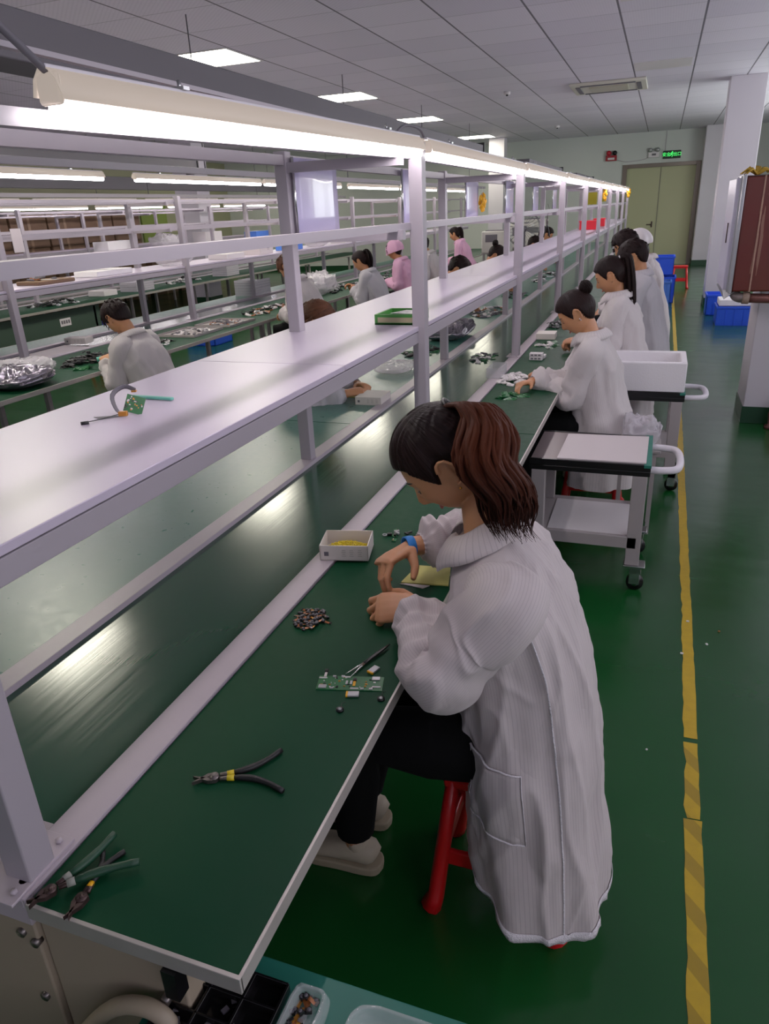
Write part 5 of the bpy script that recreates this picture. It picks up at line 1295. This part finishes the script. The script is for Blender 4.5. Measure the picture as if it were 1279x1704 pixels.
MB().box((-1.205, 1.395, SZ+.008), (.022, .012, .012), .4, .002).build('orange_film', 'gold', t); MB().box((-1.21, 1.455, SZ+.05), (.012, .01, .004), .4).build('orange_film', 'gold', t)
MB().poly([(-1.28, 1.375, SZ), (-1.245, 1.39, SZ), (-1.215, 1.40, SZ), (-1.245, 1.36, SZ)], .001).build('grey_pad', 'dkgrey', t)
MB().tube([(-1.215, 1.40, SZ+.006), (-1.24, 1.355, SZ+.003), (-1.252, 1.325, SZ+.004)], .0012, 5, 10).sweep([(-1.262, 1.31, SZ+.003), (-1.248, 1.322, SZ+.003)], (.0045), 8).build('wire', 'black', t)
tag(MB().box((-1.245, 1.565, SZ+.005), (.135, .013, .008), -.05, .003).build('plastic_stick', 'teal'), 'teal plastic pry stick lying behind the leaning board on the shelf', 'stick')
# ---------------------------------------------------------------- far side of the near bench
carton(-1.455, 3.74, .155, .17, .045, .02, 'closed white carton with printed marks on the far board of the near bench', open_=False, z=.7525)
tag(MB().poly([(-1.78, 3.83, .7525), (-1.60, 3.80, .7525), (-1.52, 3.96, .7525), (-1.70, 3.98, .7525)], .004).build('yellow_envelope', 'yellow'), 'yellow paper envelope lying behind the closed white carton', 'envelope')
bagmesh((-1.60, 5.95, .753), (.36, .62, .10), 5, 'antistatic_bag', 'bagm', 'large crumpled silver bag of parts on the far board beyond the tall post')
bagmesh((-1.60, 4.55, .753), (.24, .3, .05), 9, 'antistatic_bag', 'clearbag', 'small crumpled clear bag beside the bowed brown haired woman')
rnd = random.Random(31)
def junk(n, x, yy, sx, sy, z, kinds, names, lab, grp, sc_=1., hmax=.01):
    protos = []
    for k, nm in zip(kinds, names):
        m = MB()
        if k == 'pcb': m.box((0, 0, .001), (.05, .026, .002)).box((.01, .004, .003), (.012, .008, .003)).box((-.014, -.004, .003), (.008, .012, .002)); mm = 'pcb'
        elif k == 'white': m.box((0, 0, .004), (.04, .026, .008), 0, .002).box((.006, 0, .009), (.02, .012, .003)); mm = 'white'
        elif k == 'black': m.box((0, 0, .006), (.034, .018, .012), 0, .003).tube([(.015, 0, .006), (.035, .01, .008), (.03, .025, .004), (.008, .02, .004)], .0022, 5, 10); mm = 'black'
        elif k == 'silver': m.box((0, 0, .004), (.03, .02, .007), 0, .002).cyl((0, 0, .007), (0, 0, .011), .006, 10); mm = 'silver'
        elif k == 'dark': m.box((0, 0, .005), (.05, .018, .009), 0, .002).box((.012, 0, .01), (.012, .012, .004)); mm = 'dkgrey'
        elif k == 'tan': m.box((0, 0, .003), (.034, .016, .005), 0, .001).box((.012, 0, .006), (.008, .012, .003)); mm = 'copper'
        o = m.build(nm, mm); protos.append([o, 0, k])
    cn = {'pcb': 'green circuit board', 'white': 'white plastic part', 'black': 'black cable part', 'silver': 'silver metal part', 'dark': 'dark grey module', 'tan': 'brown film module'}
    for i in range(n):
        p = protos[i % len(protos)]
        o = p[0] if not p[1] else p[0].copy()
        if p[1]: C.objects.link(o)
        p[1] = 1
        a = rnd.uniform(0, 6.28); q = math.sqrt(rnd.random())
        o.location = (x+sx*q*math.cos(a), yy+sy*q*math.sin(a), z+(1-q)*hmax*rnd.random())
        o.rotation_euler = (rnd.uniform(-.3, .3)*(hmax > .005), rnd.uniform(-.3, .3)*(hmax > .005), rnd.uniform(0, 6.28)); s = sc_*rnd.uniform(.8, 1.25); o.scale = (s, s, s)
        tag(o, cn[p[2]]+' '+lab, 'component', cn[p[2]]+'s '+grp)
B = .753
junk(26, -1.12, 5.14, .09, .20, .743, ['dark', 'pcb', 'white'], ['circuit_piece', 'circuit_piece', 'circuit_piece'], 'scattered on the belt just past the tall post', 'on the belt', 1.0)
junk(30, -1.62, 5.25, .12, .22, B, ['pcb', 'black'], ['circuit_piece', 'cable_piece'], 'piled on the far board right behind the tall post', 'behind the tall post', 1.3, .03)
junk(44, -1.58, 7.45, .14, .42, B, ['dark', 'white', 'tan'], ['module', 'plastic_part', 'module'], 'heaped on the far board under the shelf', 'heaped under the shelf', 1.3, .04)
junk(30, -1.56, 8.9, .13, .35, B, ['black', 'dark', 'pcb'], ['cable_piece', 'module', 'circuit_piece'], 'in the second heap on the far board', 'of the second far heap', 1.3, .04)
junk(40, -1.54, 11.2, .15, .8, B, ['black', 'white', 'silver'], ['cable_piece', 'plastic_part', 'metal_part'], 'in the distant heap on the far board', 'of the distant far heap', 1.5, .05)
junk(26, -.70, 12.5, .14, 1.4, B, ['black', 'white', 'silver'], ['cable_piece', 'plastic_part', 'metal_part'], 'spread on the right board near its far end', 'of the distant right board', 1.5, .04)
# right board by the bun haired woman
junk(46, -.78, 4.40, .085, .17, B, ['white'], ['plastic_part'], 'in the flat white heap before the bun haired woman', 'before the bun haired woman', 1.0, .014)
junk(20, -.71, 3.98, .085, .09, B, ['pcb'], ['circuit_piece'], 'in the loose green heap nearest the seam of the bench', 'near the bench seam', 1.1, .01)
junk(18, -.72, 5.62, .10, .14, B, ['white', 'pcb'], ['plastic_part', 'circuit_piece'], 'in the heap before the ponytailed woman', 'before the ponytailed woman', 1.1, .012)
junk(22, -.78, 6.6, .08, .22, B, ['black', 'dark'], ['cable_piece', 'module'], 'in the dark heap behind the white carton', 'behind the white carton', 1.2, .02)
junk(24, -.72, 7.6, .12, .4, B, ['white', 'silver'], ['plastic_part', 'metal_part'], 'in the heap before the worker in glasses', 'before the worker in glasses', 1.3, .02)
for i in range(4):
    x, yy, z = [(-.735, 5.06, B), (-.725, 5.13, B), (-.735, 5.06, B+.024), (-.64, 4.43, B)][i]
    t = T('slotted_plastic_box', ['white slotted box at the bottom front of the small stack', 'white slotted box behind the small stack', 'white slotted box on top of the small stack', 'white slotted box standing alone by the bun haired woman'][i], 'box', (x, yy, z))
    MB().bb(x-.045, x+.045, yy-.03, yy+.03, z, z+.022, .002).build('box_body', 'white', t)
    for k in range(3): MB().bb(x-.035+.025*k, x-.017+.025*k, yy-.0308, yy-.0298, z+.006, z+.016).build('slot', 'dkgrey', t)
carton(-.79, 5.95, .15, .16, .045, .03, 'closed white carton standing before the woman with the long ponytail', open_=False, z=B, marks=False)
tag(MB().bb(-.6, -.50, 5.55, 5.75, B, B+.012, .003).build('parts_tray', 'white'), 'flat white tray at the bench edge before the ponytailed woman', 'tray')
t = T('clear_plastic_box', 'small clear plastic box standing on the rail left of the white heap', 'box', (-.90, 4.5, .7595))
MB().bb(-.945, -.855, 4.40, 4.403, .7595, .82).bb(-.945, -.855, 4.6, 4.603, .7595, .82).bb(-.945, -.942, 4.4, 4.6, .7595, .82).bb(-.858, -.855, 4.4, 4.6, .7595, .82).build('box_walls', mat('frosted_clear_plastic', (210, 210, 216), .2, alpha=.35), t)
# ---------------------------------------------------------------- second line clutter
bagmesh((-4.08, 3.72, B), (.46, .42, .11), 15, 'antistatic_bag', 'bagm', 'big shiny silver bag on the second bench at the left edge')
bagmesh((-4.35, 4.05, B), (.42, .4, .09), 17, 'clear_bag', 'clearbag', 'clear crumpled bag lying behind the big silver bag')
junk(46, -4.2, 4.6, .13, .28, B, ['black'], ['cable_piece'], 'in the tangled black heap before the short haired man', 'before the short haired man', 1.6, .06)
junk(8, -4.02, 4.3, .05, .07, B, ['pcb'], ['circuit_piece'], 'in the little green pile left of the short haired man', 'left of the short haired man', 1.4, .03)
junk(5, -3.98, 4.48, .05, .05, B, ['white'], ['plastic_part'], 'beside the teal screwdriver grip', 'beside the teal grip', 1.2, .02)
t = T('electric_screwdriver', 'teal electric screwdriver lying before the short haired man', 'screwdriver', (-4.0, 4.6, B))
MB().sweep([(-4.06, 4.52, B+.025), (-4.02, 4.56, B+.026), (-3.95, 4.64, B+.024)], [.018, .024, .02], 14).build('grip', 'teal', t); MB().cyl((-4.09, 4.49, B+.02), (-4.06, 4.52, B+.025), .005, 8).build('bit', 'steel', t)
MB().tube([(-3.95, 4.64, B+.02), (-3.86, 4.74, B+.02), (-3.78, 4.80, .70), (-3.74, 4.85, .5)], .004, 6).build('cord', 'black', t)
def ptray(x, yy, w, d, lab, seed, kinds=('black', 'tan')):
    t = T('parts_tray', lab, 'tray', (x, yy, B)); MB().bb(x-w/2, x+w/2, yy-d/2, yy+d/2, B, B+.006, .001).bb(x-w/2, x+w/2, yy-d/2, yy-d/2+.006, B, B+.022).bb(x-w/2, x+w/2, yy+d/2-.006, yy+d/2, B, B+.022).bb(x-w/2, x-w/2+.006, yy-d/2, yy+d/2, B, B+.022).bb(x+w/2-.006, x+w/2, yy-d/2, yy+d/2, B, B+.022).build('tray_body', 'cartg', t)
ptray(-4.16, 5.95, .42, .5, 'grey tray of modules just past the short haired man', 1); junk(40, -4.16, 5.95, .17, .2, B+.008, ['dark', 'white'], ['module', 'plastic_part'], 'in the grey tray past the short haired man', 'in the first grey tray', 1.2, .01)
ptray(-4.14, 6.55, .42, .5, 'second grey tray of modules past the short haired man', 2); junk(40, -4.14, 6.55, .17, .2, B+.008, ['tan', 'silver', 'dark'], ['module', 'metal_part', 'module'], 'in the second grey tray', 'in the second grey tray', 1.2, .01)
junk(60, -4.18, 7.6, .2, .5, B, ['black', 'white', 'tan'], ['cable_piece', 'plastic_part', 'module'], 'in the mixed heap before the half hidden worker', 'before the half hidden worker', 1.6, .05)
junk(24, -4.1, 5.3, .12, .2, B, ['black', 'silver'], ['cable_piece', 'metal_part'], 'in the dark heap behind the short haired man', 'behind the short haired man', 1.5, .05)
junk(50, -4.2, 9.9, .22, .8, B, ['black', 'silver'], ['cable_piece', 'metal_part'], 'in the long heap before the ponytailed woman of the second line', 'of the long second line heap', 1.8, .08)
junk(50, -4.2, 12.2, .22, 1.0, B, ['black', 'dark'], ['cable_piece', 'module'], 'in the farthest heap of the second line', 'of the farthest second line heap', 2.0, .08)
bagmesh((-4.35, 9.2, B), (.5, .7, .22), 23, 'clear_bag', 'clearbag', 'large clear bag heaped before the ponytailed woman of the second line')
tag(MB().poly([(-4.98, 4.3, B), (-4.64, 4.25, B), (-4.70, 5.15, B), (-5.0, 5.2, B)], .003).build('paper_sheet', 'paper'), 'long cream paper sheet lying on the belt of the second line', 'paper')
c_ = carton(-4.92, 5.3, .22, .12, .05, .1, 'low white box with printed row standing on the second line', open_=False, z=.76)
# second line shelf clutter
S2 = 1.311
def sbox(x, yy, z, w, d, h, m_, lab, name='storage_box', cat='box', rz=0., mark=False):
    t = T(name, lab, cat, (x, yy, z)); MB().box((x, yy, z+h/2), (w, d, h), rz, min(.006, h*.2)).build('box_body', m_, t)
    if mark:
        m = MB()
        for k in range(4): m.box((x+w/2+.0006, yy+d*.12, z+h*(.45+.12*k)), (.001, d*.16, h*.03), rz)
        m.build('printed_text', 'dkgrey', t)
    MB().box((x, yy, z+h+.001), (w*1.01, d*.12, .002), rz).build('tape_strip', 'silver', t); return t
sbox(-4.86, 4.28, S2, .26, .34, .20, 'paper', 'tall white carton with small print on the second line shelf', mark=True)
t = T('folded_paper', 'crumpled white paper sheet peaked on the white carton of the second line', 'paper', (-4.86, 4.2, S2+.2))
MB().poly([(-4.98, 4.0, S2+.203), (-4.75, 4.1, S2+.203), (-4.86, 4.3, S2+.33)]).poly([(-4.75, 4.1, S2+.203), (-4.72, 4.42, S2+.21), (-4.86, 4.3, S2+.33)]).poly([(-4.98, 4.0, S2+.203), (-4.95, 4.4, S2+.203), (-4.86, 4.3, S2+.33)]).build('sheet', 'white', t, solid=.003)
sbox(-4.86, 5.0, S2, .24, .42, .03, 'cardb', 'flat brown tray with dark end on the second line shelf', 'flat_tray', 'tray')
junk(6, -4.86, 5.0, .08, .16, S2+.034, ['tan', 'dark'], ['module', 'module'], 'lying on the flat brown tray of the shelf', 'on the flat brown tray', 1.4, .01)
sbox(-4.88, 5.75, S2, .26, .5, .05, 'foam', 'white foam slab on the second line shelf', 'foam_slab', 'foam slab')
bagmesh((-4.9, 6.9, S2), (.3, .42, .14), 27, 'clear_bag', 'clearbag', 'white crumpled bag on the second line shelf')
sbox(-4.86, 7.9, S2, .26, .4, .06, 'white', 'flat white box on the middle of the second line shelf')
sbox(-4.88, 8.7, S2, .26, .35, .12, 'paper', 'taller white box on the second line shelf', mark=True)
sbox(-4.88, 9.6, S2, .25, .35, .08, 'lblue', 'pale blue box on the second line shelf')
sbox(-4.88, 11.5, S2, .25, .35, .10, 'white', 'distant white box on the second line shelf')
bagmesh((-4.88, 10.5, S2), (.3, .4, .12), 29, 'clear_bag', 'clearbag', 'distant crumpled bag on the second line shelf')
sbox(-4.88, 13.4, S2, .25, .4, .10, 'redp', 'distant red box on the second line shelf')
# third line clutter and clear trays
def clear_stack(x, yy, n, lab, gl):
    for k in range(n):
        t = T('clear_parts_tray', lab+', %s from below' % ORD[k], 'tray', (x, yy, B+.035*k), gl)
        MB().bb(x-.16, x+.16, yy-.22, yy+.22, B+.035*k, B+.035*k+.006).bb(x-.16, x-.152, yy-.22, yy+.22, B+.035*k, B+.035*k+.032).bb(x+.152, x+.16, yy-.22, yy+.22, B+.035*k, B+.035*k+.032).bb(x-.16, x+.16, yy-.22, yy-.212, B+.035*k, B+.035*k+.032).build('tray_body', mat('milky_clear_tray', (200, 196, 206), .2, alpha=.7) if 'mct' not in M else M['mct'], t)
M['mct'] = mat('milky_clear_tray', (200, 196, 206), .2, alpha=.7)
clear_stack(-7.75, 12.5, 6, 'milky clear tray in the tall stack on the third line', 'trays of the tall stack')
clear_stack(-7.8, 9.9, 4, 'milky clear tray in the low stack on the third line', 'trays of the low stack')
clear_stack(-5.3, 9.2, 6, 'milky clear tray stacked at the far edge of the second line', 'trays at the far edge')
junk(40, -7.85, 8.2, .22, .5, B, ['black', 'silver'], ['cable_piece', 'metal_part'], 'in the dark heap on the third line', 'of the third line heap', 2.0, .07)
junk(40, -7.9, 11.3, .22, .5, B, ['black', 'white', 'silver'], ['cable_piece', 'plastic_part', 'metal_part'], 'in the mixed heap on the third line', 'of the mixed third line heap', 2.0, .07)
sbox(-7.9, 9.2, B, .3, .3, .08, 'white', 'low white box on the third line bench')
sbox(-8.5, 7.3, S2, .3, .6, .22, 'white', 'white box on the third line shelf at the left')
sbox(-8.5, 10.4, S2, .3, .7, .18, 'foam', 'white foam box on the third line shelf')
bagmesh((-8.5, 11.8, S2), (.4, .6, .2), 33, 'clear_bag', 'clearbag', 'white crumpled bag on the third line shelf')
sbox(-8.5, 13.2, S2, .3, .6, .22, 'white', 'second white box on the third line shelf')
sbox(-8.5, 15.2, S2, .3, .6, .16, 'lblue', 'pale blue box on the third line shelf')
crate(-9.0, -8.5, 8.6, 9.2, .0, .3, 'bluev', 'violet blue crate under the third bench line')
crate(-8.9, -8.4, 9.5, 10.1, .0, .34, 'bluev', 'second violet blue crate under the third bench line')
crate(-6.6, -6.1, 9.3, 9.8, .0, .3, 'blue', 'blue crate on the aisle between second and third lines')
rs = stool(-6.5, 7.4, .3, 'red plastic stool in the aisle beyond the second line')
stool(-6.6, 8.2, .8, 'second red plastic stool in the aisle beyond the second line')
stool(-6.6, 5.4, .2, 'red plastic stool at the left aisle behind the short haired man')
stool(-3.3, 5.9, .1, 'empty red plastic stool right of the short haired man')
# cardboard stacks at the left
rnd = random.Random(55)
def cbox(x, yy, z, w, d, h, lab, mk=True):
    t = T('cardboard_box', lab, 'cardboard box', (x, yy, z), 'stacked cardboard boxes')
    MB().bb(x-w/2, x+w/2, yy-d/2, yy+d/2, z, z+h, .012).build('box_body', 'cardb', t)
    MB().bb(x-w/2-.002, x+w/2+.002, yy-.035, yy+.035, z-.0+.001, z+h+.003).build('packing_tape', mat('tan_tape', (140, 110, 84), .35) if 'tan_t' not in M else M['tan_t'], t)
    m = MB()
    for k in range(3): m.bb(x+w/2+.001, x+w/2+.003, yy-d*.38, yy-d*.38+.16-.03*k, z+h*(.25+.08*k), z+h*(.28+.08*k))
    m.build('printed_lines', 'dkgrey', t)
M['tan_t'] = mat('tan_tape', (140, 110, 84), .35)
hn = ['bottom', 'middle', 'top']; k = 0
for col in range(6):
    yy = 10.2+col*1.02; hh = [.66, .7, .66]
    z = 0
    for l in range(3):
        cbox(-12.5+rnd.uniform(-.04, .04), yy, z, .9, .96, hh[l], '%s cardboard box of the %s column from the left' % (hn[l], ORD[col])); z += hh[l]+.003
cbox(-12.5, 16.5, 0, .9, .96, .5, 'low cardboard box carrying the violet blue crates'); cbox(-12.5, 17.6, 0, .9, .96, .5, 'second low cardboard box carrying a violet blue crate')
cbox(-12.5, 16.5, .503, .9, .96, .45, 'upper cardboard box carrying the violet blue crates'); cbox(-12.5, 17.6, .503, .9, .96, .45, 'upper second cardboard box carrying a violet blue crate')
crate(-12.85, -12.2, 16.1, 16.95, .957, .22, 'bluev', 'violet blue crate on the cardboard boxes at the far left')
crate(-12.85, -12.2, 17.2, 17.95, .957, .22, 'bluev', 'second violet blue crate on the cardboard boxes at the far left')
struct('door_2', MB().bb(XL, XL+.05, 18.4, 19.6, 0, 2.3), mat('green_side_door', (120, 140, 60), .6))
tag(MB().bb(-10.86, -10.855, 9.3, 9.9, 1.75, 2.02).build('hanging_paper', 'paper'), 'pinkish white paper sheet hanging on the farthest rack', 'paper')
tag(MB().bb(-4.62, -4.615, 4.5, 4.6, 1.58, 1.75).build('hanging_paper', 'paper'), 'white paper strip hanging on the second line rack post', 'paper')
# label on the bench panel of the third line
t = T('bench_label', 'white label with dark characters on the panel under the third bench', 'label', (-7.5, 7.4, .4))
MB().bb(-7.52, -7.5, 6.6, 8.6, .28, .70).build('bench_panel', mat('dark_green_panel', (40, 62, 48), .6), t)
MB().bb(-7.499, -7.496, 7.8, 8.0, .50, .6).build('label_plate', 'white', t)
m = MB()
for k in range(4): m.bb(-7.495, -7.493, 7.82+.043*k, 7.85+.043*k, .53, .575)
m.build('characters', 'dkgrey', t)
